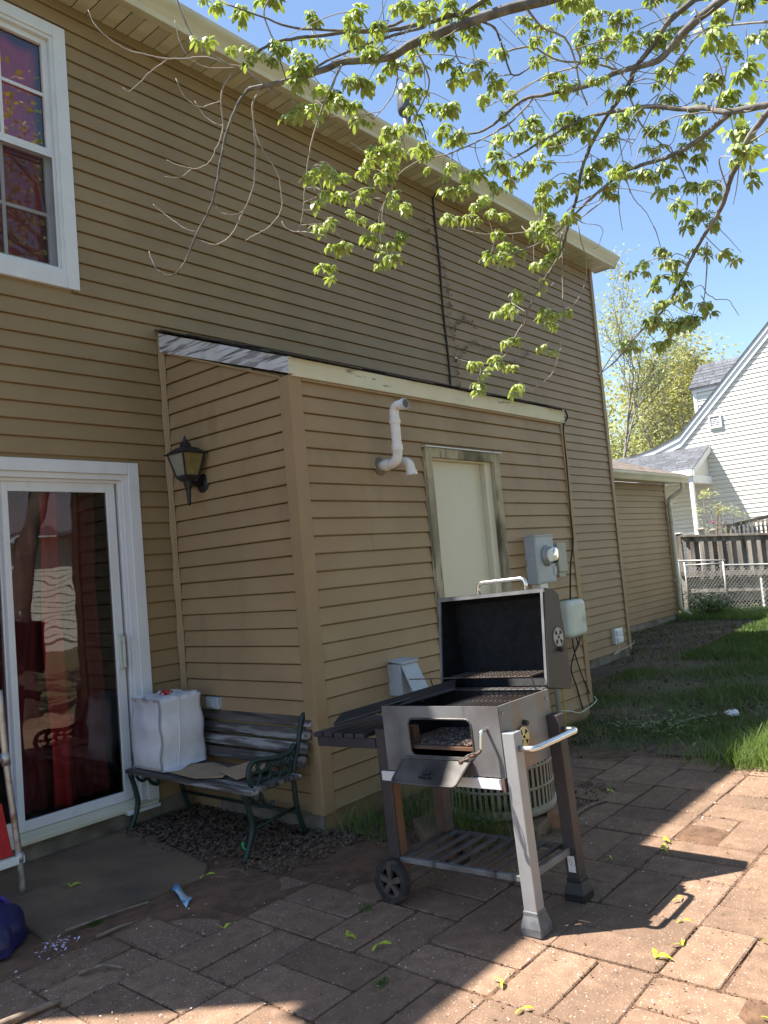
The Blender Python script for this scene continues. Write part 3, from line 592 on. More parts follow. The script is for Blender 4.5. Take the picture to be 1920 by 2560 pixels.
# soil bed under the paving with small unevenness
vs_ = []; fs = []; X0, X1, Y0, Y1 = -4.5, 2.25, -5.2, .02
for j in range(K+1):
    for i in range(K+1):
        x, y = lerp(X0, X1, i/K), lerp(Y0, Y1, j/K); vs_.append((x, y, -.0072+.003*sin(x*3.1+y*2.3)+.003*sin(x*7-y*5)+(0.010 if y > -1.0 and x > -.5 else 0)+.0085*math.exp(-((x+1.0)/.40)**2-((y+1.26)/.14)**2)+.010*math.exp(-((x+.2)/.8)**2-((y+1.75)/.15)**2)))
for j in range(K):
    for i in range(K): fs.append((j*(K+1)+i, j*(K+1)+i+1, (j+1)*(K+1)+i+1, (j+1)*(K+1)+i))
b.add(vs_, fs); tag(b.build('soil_bed', m_soil, smooth=True), kind='structure')
b = MB(); vs_ = []; fs = []; K = 50; X0, X1, Y0, Y1 = 2.2, 13.6, -5.5, 1.1
for j in range(K+1):
    for i in range(K+1):
        x, y = lerp(X0, X1, i/K), lerp(Y0, Y1, j/K); vs_.append((x, y, -.012+.012*sin(x*2.1+y*1.3)+.01*sin(x*4.7-y*3.9)))
for j in range(K):
    for i in range(K): fs.append((j*(K+1)+i, j*(K+1)+i+1, (j+1)*(K+1)+i+1, (j+1)*(K+1)+i))
b.add(vs_, fs); tag(b.build('lawn', m_lawn, smooth=True), kind='structure')
b = MB(); vs_ = []; fs = []; K = 30
for j in range(K+1):
    for i in range(K+1):
        t, s_ = i/K, j/K; x = lerp(3.3, 11.7, t); y = lerp(-.62+.05*(x-7)+.10*sin(x*2.7)-(.35*(x > 8)), .99 if x > 6.9 else -.01, s_); vs_.append((x, y, .012+.010*sin(x*5+y*7)-.034*(1-s_)**6))
for j in range(K):
    for i in range(K): fs.append((j*(K+1)+i, j*(K+1)+i+1, (j+1)*(K+1)+i+1, (j+1)*(K+1)+i))
b.add(vs_, fs); tag(b.build('bare_soil', m_dirt, smooth=True), kind='structure')
b = MB(); b.prism([(-1.50,-1.06,-.05),(-.72,-1.09,-.05),(-.62,-.98,-.05),(-.50,-.30,-.05),(-.47,-.008,-.05),(-1.46,-.008,-.05)], (0,0,.062)); tag(b.build('concrete_slab', m_conc, bevel=.012), kind='structure')

# paving: basket weave of 8x16 inch concrete pavers
patio = empty('patio'); tag(patio, kind='structure')
U = .4064; ox, oy = -.512, -3.262
def paver_mesh(seed, L_, W_):
    r = random.Random(seed); h = .05; c = .004; a, bb = L_/2-.0035, W_/2-.0035; vs_ = []
    for (z, ins) in ((-h, .002), (-c, 0), (0, c)):
        P = []
        for (sx_, sy_) in ((-1,-1),(1,-1),(1,1),(-1,1)):
            cx, cy = sx_*(a-ins), sy_*(bb-ins); k = .010
            P += [(cx-(sx_*k if sx_*sy_ < 0 else 0)+r.uniform(-.002,.002), cy-(sy_*k if sx_*sy_ > 0 else 0)+r.uniform(-.002,.002), z),
                  (cx-(sx_*k if sx_*sy_ > 0 else 0)+r.uniform(-.002,.002), cy-(sy_*k if sx_*sy_ < 0 else 0)+r.uniform(-.002,.002), z)]
        vs_ += P
    n = 8; fs = [(j*n+i, j*n+(i+1)%n, (j+1)*n+(i+1)%n, (j+1)*n+i) for j in range(2) for i in range(n)]+[tuple(range(2*n, 3*n))]
    me = bpy.data.meshes.new('paver'); me.from_pydata(vs_, [], fs); me.update(); me.materials.append(m_paver); return me
pm = [paver_mesh(i, U, U/2) for i in range(8)]
PAV = []
for ix in range(-10, 8):
    for iy in range(-5, 6):
        cx, cy = ox+(ix+.5)*U, oy+(iy+.5)*U
        for s_ in (-1, 1):
            if (ix+iy) % 2 == 0: px_, py_, a = cx+s_*U/4, cy, pi/2
            else: px_, py_, a = cx, cy+s_*U/4, 0
            edge = 2.10-.11*max(0, -2.6-py_)-.10*sin(py_*3)
            if px_ > edge or px_ < -4.0: continue
            if py_ > -1.16+.02*px_ and px_ < .25: continue      # slab and bed in front of the bench
            if py_ > -1.55 and -.6 < px_ < 2.3 and py_ > -1.62-.0*px_: continue      # planting strip along the shed
            if py_ > -1.9 and .2 < px_ < 1.3: continue
            if py_ > -1.0: continue
            PAV.append((px_, py_, a))
for (px_, py_, a) in PAV:
    o = bpy.data.objects.new('paver', rng.choice(pm)); col.objects.link(o); o.parent = patio
    o.location = (px_+rng.uniform(-.004,.004), py_+rng.uniform(-.004,.004), rng.uniform(-.004,.003)-(.006 if py_ > -1.7 else 0))
    o.rotation_euler = (rng.uniform(-.006,.006), rng.uniform(-.006,.006), a+rng.uniform(-.012,.012))

# ================================================================== GRILL
gl = thing('charcoal_grill', 'grey steel charcoal grill on wheels with its black lid open', 'grill', (-.28, -2.44, 0), (radians(-2.3), 0, 0))
t23 = math.tan(radians(2.3))
def gz(y): return y*t23            # ground height in the grill's own tilted frame
x0, x1, yl, yr, zb, zt = -.20, .20, .29, -.306, .565, .836
# front panel with rounded stoking window
def ring_panel(x, oy0, oy1, oz0, oz1, iy0, iy1, iz0, iz1, r, n=6):
    inner = []; outer = []
    cs = [(iy1-r, iz1-r, 0), (iy0+r, iz1-r, pi/2), (iy0+r, iz0+r, pi), (iy1-r, iz0+r, 1.5*pi)]
    oc = [(oy1, oz1), (oy0, oz1), (oy0, oz0), (oy1, oz0)]
    b = MB(); vs_ = []; m = 4*(n+1)
    for q, (cy, cz, a0) in enumerate(cs):
        for k in range(n+1):
            a = a0+pi/2*k/n; y, z = cy+r*cos(a), cz+r*sin(a); inner.append((x, y, z))
            h_ = n//2; Y_, Z_ = oc[q]
            if q % 2 == 0: outer.append((x, Y_, lerp(cz, Z_, k/h_)) if k <= h_ else (x, lerp(Y_, cy, (k-h_)/h_), Z_))
            else: outer.append((x, lerp(cy, Y_, k/h_), Z_) if k <= h_ else (x, Y_, lerp(Z_, cz, (k-h_)/h_)))
    b.add(inner+outer, [(i, (i+1)%m, m+(i+1)%m, m+i) for i in range(m)]); return b
ring_panel(x0, yr, yl, zb, zt, -.172, .152, .632, .785, .028).build('front_panel', m_steel, gl, solid=.006)
rp = MB(); rr = []
for (cy, cz, a0) in ((.152-.028,.785-.028,0),(-.172+.028,.785-.028,pi/2),(-.172+.028,.632+.028,pi),(.152-.028,.632+.028,1.5*pi)):
    rr += [(x0-.003, cy+.028*cos(a0+pi/2*k/5), cz+.028*sin(a0+pi/2*k/5)) for k in range(6)]
rp.tube(rr+[rr[0]], .0045, n=5); rp.build('window_rim', m_tray, gl)
b = MB(); b.box(x0+.004, x1, yr, yr+.006, zb, zt); b.build('side_panel', m_steel_rust, gl, bevel=.002)
b = MB(); b.box(x0+.004, x1, yl-.006, yl, zb, zt); b.build('side_panel', m_steel, gl, bevel=.002)
b = MB(); b.box(x1-.006, x1, yr+.006, yl-.006, zb, zt); b.build('back_panel', m_steel, gl)
b = MB(); b.box(x0+.004, x1-.006, yr+.006, yl-.006, zb, zb+.006); b.build('bottom_panel', m_soot, gl)
b = MB(); b.box(x0+.0045, x0+.008, yr+.006, -.178, zb+.006, zt-.004); b.box(x0+.0045, x0+.008, .158, yl-.006, zb+.006, zt-.004); b.box(x1-.009, x1-.0065, yr+.007, yl-.007, zb+.006, zt-.003); b.box(x0+.008, x1-.009, yl-.0095, yl-.0065, zb+.006, zt-.003); b.box(x0+.008, x1-.009, yr+.0065, yr+.0095, zb+.006, zt-.003); b.build('soot_lining', m_soot, gl)
b = MB(); b.box(x0+.02, x1-.02, yr+.02, yl-.02, .655, .668); b.build('coal_tray', m_rust, gl)
ab = MB(); r2 = random.Random(4)
for i in range(420):
    cx, cy = r2.uniform(x0+.03, x1-.05), r2.uniform(-.2, .22); s_ = r2.uniform(.003, .010); a = r2.uniform(0, pi)
    ab.add([(cx+s_*cos(a+k*2.1), cy+s_*sin(a+k*2.1), .668+r2.uniform(0,.012)) for k in range(3)]+[(cx, cy, .672+s_*r2.uniform(.4,1.2))], [(0,1,3),(1,2,3),(2,0,3)])
tag(ab.build('ash', m_ash, gl), kind='stuff')
b = MB(); b.box(x0+.05, x0+.09, .17, .21, .669, .74); b.build('inner_bracket', m_rust, gl)
# pale strip under the front, legs, feet
b = MB(); b.box(x0-.012, x0-.002, -.300, .325, .520, .560); b.build('front_strip', m_strip, gl, bevel=.002)
b = MB(); b.box(x0-.014, x0-.003, -.303, -.288, .515, .565); b.build('strip_bracket', m_rust, gl)
def leg(x, y, z0, z1, m, w=.056, dpt=.058):
    b = MB(); b.box(x, x+dpt, y, y+w, z0, z1); o = b.build('leg', m, gl, bevel=.003); return o
LEG = {}
LEG['fr'] = leg(x0, yr-.056, gz(yr)+.07, .735, m_steel_leg); LEG['br'] = leg(.150, yr-.056, gz(yr)+.07, .735, m_darksteel)
LEG['fl'] = leg(x0, yl, gz(yl)+.055, .735, m_darksteel, .058); LEG['bl'] = leg(.150, yl, gz(yl)+.055, .735, m_rust)
b = MB(); b.box(x0+.012, x0+.056, yl-.003, yl+.0, .06, .50); b.build('rust_face', m_rust, LEG['fl'])
for (x, key) in ((x0, 'fr'), (.150, 'br')):
    z0 = gz(yr-.028); b = MB(); cx, cy = x+.029, yr-.028
    b.add([(cx-.045,cy-.044,z0),(cx+.045,cy-.044,z0),(cx+.045,cy+.044,z0),(cx-.045,cy+.044,z0),
           (cx-.045,cy-.044,z0+.03),(cx+.045,cy-.044,z0+.03),(cx+.045,cy+.044,z0+.03),(cx-.045,cy+.044,z0+.03),
           (cx-.033,cy-.032,z0+.072),(cx+.033,cy-.032,z0+.072),(cx+.033,cy+.032,z0+.072),(cx-.033,cy+.032,z0+.072),
           (cx-.033,cy-.032,z0+.088),(cx+.033,cy-.032,z0+.088),(cx+.033,cy+.032,z0+.088),(cx-.033,cy+.032,z0+.088)],
          [(3,2,1,0)]+[(j*4+i, j*4+(i+1)%4, j*4+4+(i+1)%4, j*4+4+i) for j in range(3) for i in range(4)]+[(12,13,14,15)])
    b.build('foot', m_black if key == 'br' else MT('worn_grey_foot', (.10,.10,.105), rough=.5, var=.4, scale=22), gl, bevel=.004)
b = MB(); b.box(.1490, .1498, yr-.044, yr-.012, .10, .165); b.build('sticker', m_sticker, LEG['br'])
# wheels in front of / behind the left legs, on an axle
for x, nm_ in ((x0-.048, 'wheel'), (.150+.060, 'wheel')):
    cy, cz = yl+.03, gz(yl+.03)+.090
    b = MB(); b.lathe([(.062,0),(.084,.000),(.090,.006),(.091,.02),(.090,.034),(.084,.040),(.062,.040)], (x, cy, cz), 'x', 36, cap=False); w_ = b.build('wheel', m_rubber, gl, smooth=True)
    b = MB(); b.lathe([(.066,.010),(.066,.004),(.058,.004),(.055,.012),(.055,.03),(.066,.03)], (x, cy, cz), 'x', 30, cap=False); b.lathe([(0,.024),(.06,.024)], (x, cy, cz), 'x', 24)
    for k in range(5):
        a = 2*pi*k/5+.3; ca, sa = cos(a), sin(a)
        b.add([(x+dx, cy+ca*r_-sa*w2, cz+sa*r_+ca*w2) for dx in (.006,.022) for r_, w2 in ((.014,-.010),(.058,-.014),(.058,.014),(.014,.010))], [(0,1,2,3),(7,6,5,4),(0,4,5,1),(1,5,6,2),(2,6,7,3),(3,7,4,0)])
    b.lathe([(0,0),(.012,0),(.018,.004),(.018,.03)], (x, cy, cz), 'x', 14); b.build('rim', MT('dusty_wheel_rim', (.085,.062,.05), rough=.9, var=.4, scale=30), w_)
b = MB(); b.tube([(x0-.02, yl+.03, gz(yl)+.09), (.24, yl+.03, gz(yl)+.09)], .008, n=8); b.build('axle', m_rack, gl)
# lower rack
b = MB(); b.box(x0+.004, x0+.024, yr, yl, .175, .198); b.build('rack_rail', m_steel, gl, bevel=.003)
b = MB(); b.box(.175, .193, yr, yl, .175, .198); b.build('rack_rail', m_rack, gl, bevel=.003)
b = MB(); b.box(x0+.058, .150, yr-.03, yr-.018, .172, .200); b.build('rack_rail', m_steel, gl, bevel=.002)
b = MB(); b.box(x0+.058, .150, yl+.02, yl+.032, .172, .200); b.build('rack_rail', m_rack, gl, bevel=.002)
for k in range(8):
    y = lerp(yr+.035, yl-.03, k/7); b = MB(); b.box(x0+.022, .177, y-.011, y+.011, .186, .200); b.build('rack_slat', m_rack, gl, bevel=.002)
# side shelf of dark slats
b = MB(); b.box(x0-.008, x0+.012, yl+.058, .705, .652, .695); b.build('shelf_beam', m_shelfwood, gl, bevel=.002)
b = MB(); b.box(.178, .198, yl+.058, .705, .652, .695); b.build('shelf_beam', m_shelfwood, gl, bevel=.002)
for k in range(5):
    y = .342+.058+k*.066; b = MB(); b.box(x0-.020, .205, y, y+.053, .696, .716); b.build('shelf_slat', m_shelfwood, gl, bevel=.003)
# ash door hanging open
b = MB(); th = radians(34); dl = .135; y0_, y1_ = -.155, .19
b.add([(0,y0_,0),(0,y1_,0),(-dl,y1_-.012,0),(-dl,y0_+.012,0)], [(0,1,2,3)])
ad = b.build('ash_door', m_tray, gl, loc=(x0-.008, 0, .622), rot=(0, -th, 0), solid=.006)
b = MB(); b.tube(corner_path([(0,y0_,.004),(0,y1_,.004),(-dl,y1_-.012,.004),(-dl,y0_+.012,.004),(0,y0_,.004)], .02), .0055, n=6); b.build('door_rim', m_tray, ad, smooth=True)
b = MB(); b.box(-.085,-.070,.005,.045,.004,.010); b.box(-.105,-.098,-.01,.05,.004,.014); b.build('door_catch', m_iron, ad)
# crank for the coal tray
b = MB(); cr = corner_path([(x0+.01,-.244,.748),(x0-.045,-.244,.748),(x0-.050,-.236,.672),(x0-.115,-.205,.655)], .014); b.tube(cr, .0062, n=8); ck = b.build('crank', m_rust, gl, smooth=True)
b = MB(); b.tube(cr[:9], .0072, n=8); b.build('crank_sleeve', m_chrome, ck, smooth=True)
A = Vector((x0-.060,-.231,.669)); Bv = Vector((x0-.128,-.199,.652)); ax_ = (Bv-A); n1 = ax_.cross(Vector((0,0,1))).normalized(); n2 = ax_.normalized().cross(n1)
for k in range(4):
    b = MB(); b.tube([A+ax_*(i/10)+(n1*cos(k*pi/2+i*.25)+n2*sin(k*pi/2+i*.25))*.014*sin(pi*i/10) for i in range(11)], .0022, n=5); b.build('spiral_grip', m_rack, ck, smooth=True)
b = MB(); b.tube([Bv, Bv+ax_.normalized()*.012], .009, n=10); b.build('grip_end', m_rust, ck)
# side push handle
b = MB(); b.tube(corner_path([(x0+.028,yr-.056,.672),(x0+.028,yr-.122,.672),(.178,yr-.122,.672),(.178,yr-.056,.672)], .04, 7), .0125, n=14); b.build('push_handle', m_chrome, gl, smooth=True)
# vents on the right side of the body
def vent(parent, c, r, m, nrm):
    ve = empty('vent_disc', c); ve.parent = parent
    b = MB(); b.lathe([(0,-.001),(r,-.001),(r+.001,.002),(r*.96,.004),(0,.004)], (0,0,0), 'y', 26); b.build('vent_plate', m, ve)
    for k in range(4):
        a = pi/2*k+.5; b = MB(); P = [(r*.30*cos(a+.25), -.0022, r*.30*sin(a+.25))]+[(r*.84*cos(a-.05+q*.15), -.0022, r*.84*sin(a-.05+q*.15)) for q in range(5)]; b.prism(P, (0,.001,0)); b.build('vent_slot', m_soot, ve)
    b = MB(); b.lathe([(0,-.006),(.005,-.005),(.006,-.001)], (0,0,0), 'y', 10); b.build('vent_bolt', m_iron, ve)
    return ve
vent(gl, (-.055, yr-.010, .690), .040, m_brass, None)
b = MB(); b.tube([(-.03,yr+.002,.742),(-.03,yr-.02,.738)], .011, n=10); b.build('vent_knob', m_iron, gl)
for x, z in ((x0+.025,.805),(.170,.80),):
    b = MB(); b.tube([(x,yr+.002,z),(x,yr-.005,z)], .007, n=8); b.build('bolt', m_galv, gl)
# cooking grate (rear right) and its wires
for k in range(15):
    y = -.285+k*.0235; b = MB(); b.tube([(x0+.12,y,.812),(x1-.012,y,.812)], .003, n=5); b.build('grate_wire', m_rack, gl)
for x in (x0+.12, x0+.26, x1-.02):
    b = MB(); b.tube([(x,-.29,.808),(x,.05,.808)], .0035, n=5); b.build('grate_wire', m_rack, gl)
# lid, standing open
lid = empty('lid'); lid.parent = gl
prof = [(.238,.838),(.312,1.258),(.392,1.245),(.432,1.220),(.448,.84),(.425,.80)]
ly0, ly1 = -.290, .296
for y, m in ((ly0, m_darksteel), (ly1-.006, m_darksteel)):
    b = MB(); b.prism([(px_, y, pz) for px_, pz in prof], (0,.006,0)); b.build('lid_side', m, lid, bevel=.002)
b = MB(); q = prof[1:]+[prof[0]]; vs_ = []; fs = []
for (px_, pz) in prof[1:]+[prof[0]]: vs_ += [(px_, ly0, pz), (px_, ly1, pz)]
for i in range(5): fs.append((i*2, i*2+1, i*2+3, i*2+2))
b.add(vs_, fs); b.build('lid_shell', m_darksteel, lid, solid=.005)
b = MB(); vs_ = []; fs = []; ip = [(.318,1.249),(.390,1.237),(.424,1.214),(.440,.848),(.421,.808),(.250,.842)]
for (px_, pz) in ip: vs_ += [(px_, ly0+.008, pz), (px_, ly1-.008, pz)]
for i in range(5): fs.append((i*2, i*2+1, i*2+3, i*2+2))
n = len(ip); fs += [tuple(2*i for i in range(n)), tuple(2*i+1 for i in range(n-1,-1,-1))]
b.add(vs_, fs); b.build('lid_lining', m_soot, lid)
b = MB(); a_, c_ = Vector((.240,0,.846)), Vector((.309,0,1.256))
for y in (ly0+.006, ly1-.016): b.prism([(a_.x-.004,y,a_.z),(c_.x-.004,y,c_.z),(c_.x+.006,y,c_.z),(a_.x+.006,y,a_.z)], (0,.012,0))
b.prism([(c_.x-.006,ly0,c_.z-.014),(c_.x-.004,ly0,c_.z+.002),(c_.x+.020,ly0,c_.z+.001),(c_.x+.006,ly0,c_.z-.014)], (0,ly1-ly0,0)); b.build('lid_rim', m_rim, lid)
b = MB(); b.tube(corner_path([(.352,-.175,1.25),(.352,-.175,1.312),(.352,.085,1.312),(.352,.085,1.25)], .03, 6), .0095, n=12); b.build('lid_handle', m_chrome, lid, smooth=True)
v = vent(lid, (.375, ly0-.003, 1.035), .042, m_galv, None)
b = MB(); b.tube([(.368, ly0-.002, .985),(.368, ly0-.022, .978)], .011, n=10); b.build('vent_knob', m_iron, lid)
for k in range(7):
    x = .245+.024*k; b = MB(); b.tube([(x-.10, -.26, .898+.0*k),(x-.10, .16, .898)], .0028, n=5); b.build('warming_wire', m_rack, lid)
for k in range(14):
    y = -.26+k*.0323; b = MB(); b.tube([(.142,y,.902),(.292,y,.902)], .0026, n=5); b.build('warming_wire', m_rack, lid)
for p_, q_ in (((.16,-.255,.90),(.19,-.262,.80)), ((.15,.28,.90),(.19,.285,.80)), ((.142,.16,.898),(.142,.40,.897))):
    b = MB(); b.tube([p_, q_], .003, n=5); b.build('warming_bracket', m_rack, lid)
for y in (-.26, .26):
    b = MB(); b.tube([(.198, y, .826),(.245, y, .832)], .008, n=8); b.build('hinge', m_galv, lid)
b = MB(); b.box(.200, .236, ly0+.01, ly1-.01, .800, .838); b.build('lid_lip', m_rack, lid)
# loose cast grate leaning on shelf and firebox
ly_ = Vector((-.45,-1.80,.742))-Vector((-.15,-2.24,.858)); ly_.normalize(); lx_ = Vector((.8,.6,0)); lx_ = (lx_-ly_*lx_.dot(ly_)).normalized(); lz_ = lx_.cross(ly_)
gg = thing('loose_grate', 'black iron cooking grate leaning across the side shelf and firebox edge', 'grate', (-.27, -2.06, .808), Matrix((lx_, ly_, lz_)).transposed().to_euler())
b = MB(); b.tube(corner_path([(-.12,-.25,0),(.12,-.25,0),(.12,.31,0),(-.12,.31,0),(-.12,-.25,0)], .015), .007, n=6); b.build('grate_frame', m_iron, gg)
for k in range(10):
    x = -.109+k*.0242; b = MB(); b.box(x-.005, x+.005, -.25, .31, -.006, .006); b.build('grate_bar', m_iron, gg)
for y in (-.1, .1):
    b = MB(); b.box(-.12,.12,y-.006,y+.006,-.012,-.004); b.build('grate_bar', m_iron, gg)

# ================================================================== BENCH
be = thing('park_bench', 'weathered wooden slat bench with green iron ends against the shed side', 'bench', (0, 0, 0))
be.location = (-.28, -.6, 0)
def bo(p): return (p[0]+.28, p[1]+.6, p[2])
def end(y):
    e = empty('bench_end'); e.parent = be
    def tb(pts, r, name, n=8, m=8):
        b = MB(); b.tube([bo((p[0], y+(p[2] if len(p) > 2 else 0), p[1])) for p in [tuple(q) for q in bez([(a[0], a[1], 0) for a in pts], n)]], r, n=m)
        o = b.build(name, m_greenfeet, e, smooth=True); return o
    tb([(-.505,.0),(-.47,.06),(-.437,.15),(-.452,.25),(-.478,.335)], .0155, 'front_leg')
    tb([(-.06,.0),(-.09,.06),(-.118,.16),(-.13,.27),(-.125,.36),(-.085,.47),(-.045,.60),(-.02,.645),(.008,.635),(.012,.61)], .0145, 'back_leg')
    tb([(-.478,.335),(-.30,.325),(-.13,.335)], .012, 'seat_rail')
    tb([(-.105,.50),(-.16,.465),(-.26,.462),(-.36,.478),(-.415,.468),(-.438,.425),(-.430,.375),(-.405,.345)], .0145, 'armrest')
    for pts in ([(-.39,.35),(-.36,.40),(-.375,.445),(-.345,.465)], [(-.33,.34),(-.29,.39),(-.31,.43),(-.27,.455)], [(-.26,.34),(-.215,.385),(-.235,.43),(-.19,.455)], [(-.19,.34),(-.15,.38),(-.165,.42),(-.13,.46)]):
        tb(pts, .012, 'arm_scroll', 5, 6)
    for pts in ([(-.40,.385),(-.34,.37),(-.28,.385),(-.22,.37),(-.15,.385)], [(-.42,.425),(-.35,.415),(-.28,.428),(-.20,.415),(-.14,.43)]):
        tb(pts, .009, 'arm_scroll', 5, 6)
    tb([(-.44,.31),(-.40,.27),(-.36,.285),(-.37,.315)], .009, 'leg_scroll', 5, 6); tb([(-.37,.30),(-.34,.25),(-.30,.225),(-.285,.25)], .011, 'leg_scroll', 5, 6)
end(-.075); end(-1.125)
for k in range(6):
    x = -.482+k*.060; b = MB(); b.box(x+.28, x+.28+.050, -1.195+.6, -.03+.6, .340-.004*abs(k-2.5), .364-.004*abs(k-2.5)); b.build('seat_slat', m_oldwood, be, bevel=.004)
for k in range(5):
    z = .385+k*.0665; xb = -.118+k*.026; b = MB(); b.prism([bo((xb,-1.195,z)),bo((xb+.020,-1.195,z-.006)),bo((xb+.040,-1.195,z+.046)),bo((xb+.020,-1.195,z+.054))], (0,1.16,0)); b.build('back_slat', m_oldwood, be, bevel=.004)
b = MB(); b.tube([bo((-.125,-.08,.14)), bo((-.125,-1.12,.14))], .009, n=6); b.tube([bo((-.12,-1.10,.16)), bo((-.44,-1.10,.13))], .009, n=6); b.build('brace', m_greenfeet, be, smooth=True)
for yy in (-.075,-1.125):
    for k in range(5):
        b = MB(); b.lathe([(0,-.004),(.007,-.003),(.008,0)], bo((-.120+k*.026,yy-.055,.41+k*.0665)), 'x', 8); b.build('slat_bolt', m_rust, be)

# white bag with red tie on the bench
bgt = thing('plastic_bag', 'bulky square white plastic bag with red tie sitting on the bench', 'bag', (-.30, -.235, .366))
b = MB(); n = 15; vs_ = []; fs = []; idx = {}
def bagp(u, v, w):
    sx_, sy_ = .158+.006*sin(w*7), .152+.006*cos(w*5); z = (w+1)/2*.405
    k = max(abs(u), abs(v)); rr_ = 1-.05*(abs(u)*abs(v))**3
    wob = .002*sin(u*5+w*5)+.002*sin(v*7-w*4)+.0018*sin((u+v)*11+w*13)
    return (u*sx_*rr_*(1-.03*w)+wob*.35, v*sy_*rr_*(1-.02*w)+wob*.35, z+(.010*sin(u*6)*cos(v*5)+.008*sin(u*13+v*9) if w > .9 else 0)+.004*sin(v*20)*(w > .9))
def gi(u, v, w):
    key = (round(u,4), round(v,4), round(w,4))
    if key not in idx: idx[key] = len(vs_); vs_.append(bagp(u, v, w))
    return idx[key]
g_ = [-1+2*i/n for i in range(n+1)]
for i in range(n):
    for j in range(n):
        a, c, d_, e_ = g_[i], g_[i+1], g_[j], g_[j+1]
        for s_ in (-1, 1):
            fs += [(gi(s_,a,d_), gi(s_,c,d_), gi(s_,c,e_), gi(s_,a,e_)), (gi(a,s_,d_), gi(c,s_,d_), gi(c,s_,e_), gi(a,s_,e_)), (gi(a,d_,s_), gi(c,d_,s_), gi(c,e_,s_), gi(a,e_,s_))]
b.add(vs_, fs); b.build('bag_body', m_bag, bgt, smooth=True)
b = MB(); b.tube(bez([(-.06,-.165,.02),(-.03,-.158,.18),(-.025,-.156,.40)], 6), .004, n=5); b.build('seam', m_bag, bgt)
b = MB()
for k in range(5):
    a = k*1.3; b.tube(bez([(0,0,.40),(.02*cos(a),.02*sin(a),.43),(.045*cos(a+.6),.045*sin(a+.6),.415)], 5), .007, .004, n=5)
b.build('red_tie', m_redtie, bgt, smooth=True)
b = MB(); b.add([(-.17,-.16,.004),(-.10,-.24,.006),(.0,-.21,.02),(.06,-.16,.004),(-.02,-.15,.012)], [(0,1,4),(1,2,4),(2,3,4)]); b.build('loose_skirt', m_bag, bgt, solid=.002)
def card(label, pts, z, tilt):
    b = MB(); b.prism([(x, y, 0) for x, y in pts], (0,0,.004)); o = b.build('cardboard_piece', m_card, None, loc=(0,0,z), rot=None); o.rotation_euler = (0,0,0)
    for v_ in o.data.vertices: v_.co.z += tilt*(v_.co.x+.3)+.006*sin(v_.co.y*14)
    return tag(o, label, 'cardboard')
card('flat brown cardboard sheet beside the white bag', [(-.44,-.42),(-.47,-.70),(-.40,-.86),(-.28,-.80),(-.20,-.52),(-.30,-.41)], .370, .04)
card('torn cardboard flap near the bench armrest', [(-.36,-.78),(-.40,-.98),(-.24,-1.04),(-.18,-.84)], .385, .10)
card('pale torn cardboard scrap by the iron arm', [(-.26,-.92),(-.32,-1.06),(-.22,-1.09),(-.16,-1.0)], .402, .05)
b = MB(); b.tube(bez([(-.515,-1.15,.10),(-.535,-1.16,.115),(-.54,-1.175,.09),(-.52,-1.17,.075)], 5), .004, n=5); tag(b.build('green_twist', MT('green_plastic', (.02,.35,.12), var=.1), None), 'bright green plastic twist tied on the front bench leg', 'tie')

# ================================================================== AIR CONDITIONER behind the grill
ac = thing('air_conditioner', 'round beige air conditioner condenser behind the grill', 'air conditioner', (.64, -1.94, 0))
b = MB(); b.lathe([(.262,.085),(.262,.60)], (0,0,0), n=40); b.build('coil', m_black, ac)
b = MB(); b.lathe([(.0,.075),(.30,.075),(.302,.085),(.302,.115),(.285,.118)], n=48); b.build('casing_base', m_acbeige, ac, smooth=True); b = MB(); b.lathe([(.285,.60),(.302,.605),(.302,.65),(.26,.672),(0,.685)], n=48); b.build('casing_top', m_acbeige, ac, smooth=True)
for z in (.21, .32, .43, .52):
    b = MB(); b.lathe([(.289,z-.008),(.298,z-.006),(.298,z+.006),(.289,z+.008)], n=48, cap=False); b.build('ring', m_acbeige, ac, smooth=True)
rm = MB(); rm.prism([(.268,-.004,.1),(.294,-.0105,.1),(.294,.0065,.1)], (0,0,.51)); me_ = None
for k in range(56):
    if me_ is None: o = rm.build('louver', m_acbeige, ac); me_ = o.data
    else:
        o = bpy.data.objects.new('louver', me_); col.objects.link(o); o.parent = ac
    o.rotation_euler = (0, 0, 2*pi*k/56)
b = MB(); b.box(-.34,.34,-.34,.34,-.03,.06); tag(b.build('condenser_pad', m_conc, None, bevel=.012, loc=(.66,-1.90,0), rot=(0,0,.2)), 'cracked concrete pad under the round condenser', 'pad')
b = MB(); b.box(-.10,.10,-.05,.05,-.02,.075); tag(b.build('brick', m_brick, None, bevel=.006, loc=(.70,-2.24,0), rot=(0,0,.55)), 'orange brick propping the right side of the condenser', 'brick')
b = MB(); b.box(-.15,.15,-.09,.09,-.03,.07); tag(b.build('concrete_block', m_conc, None, bevel=.012, loc=(.22,-1.80,0), rot=(0,0,.9)), 'rough concrete block left of the condenser', 'block')

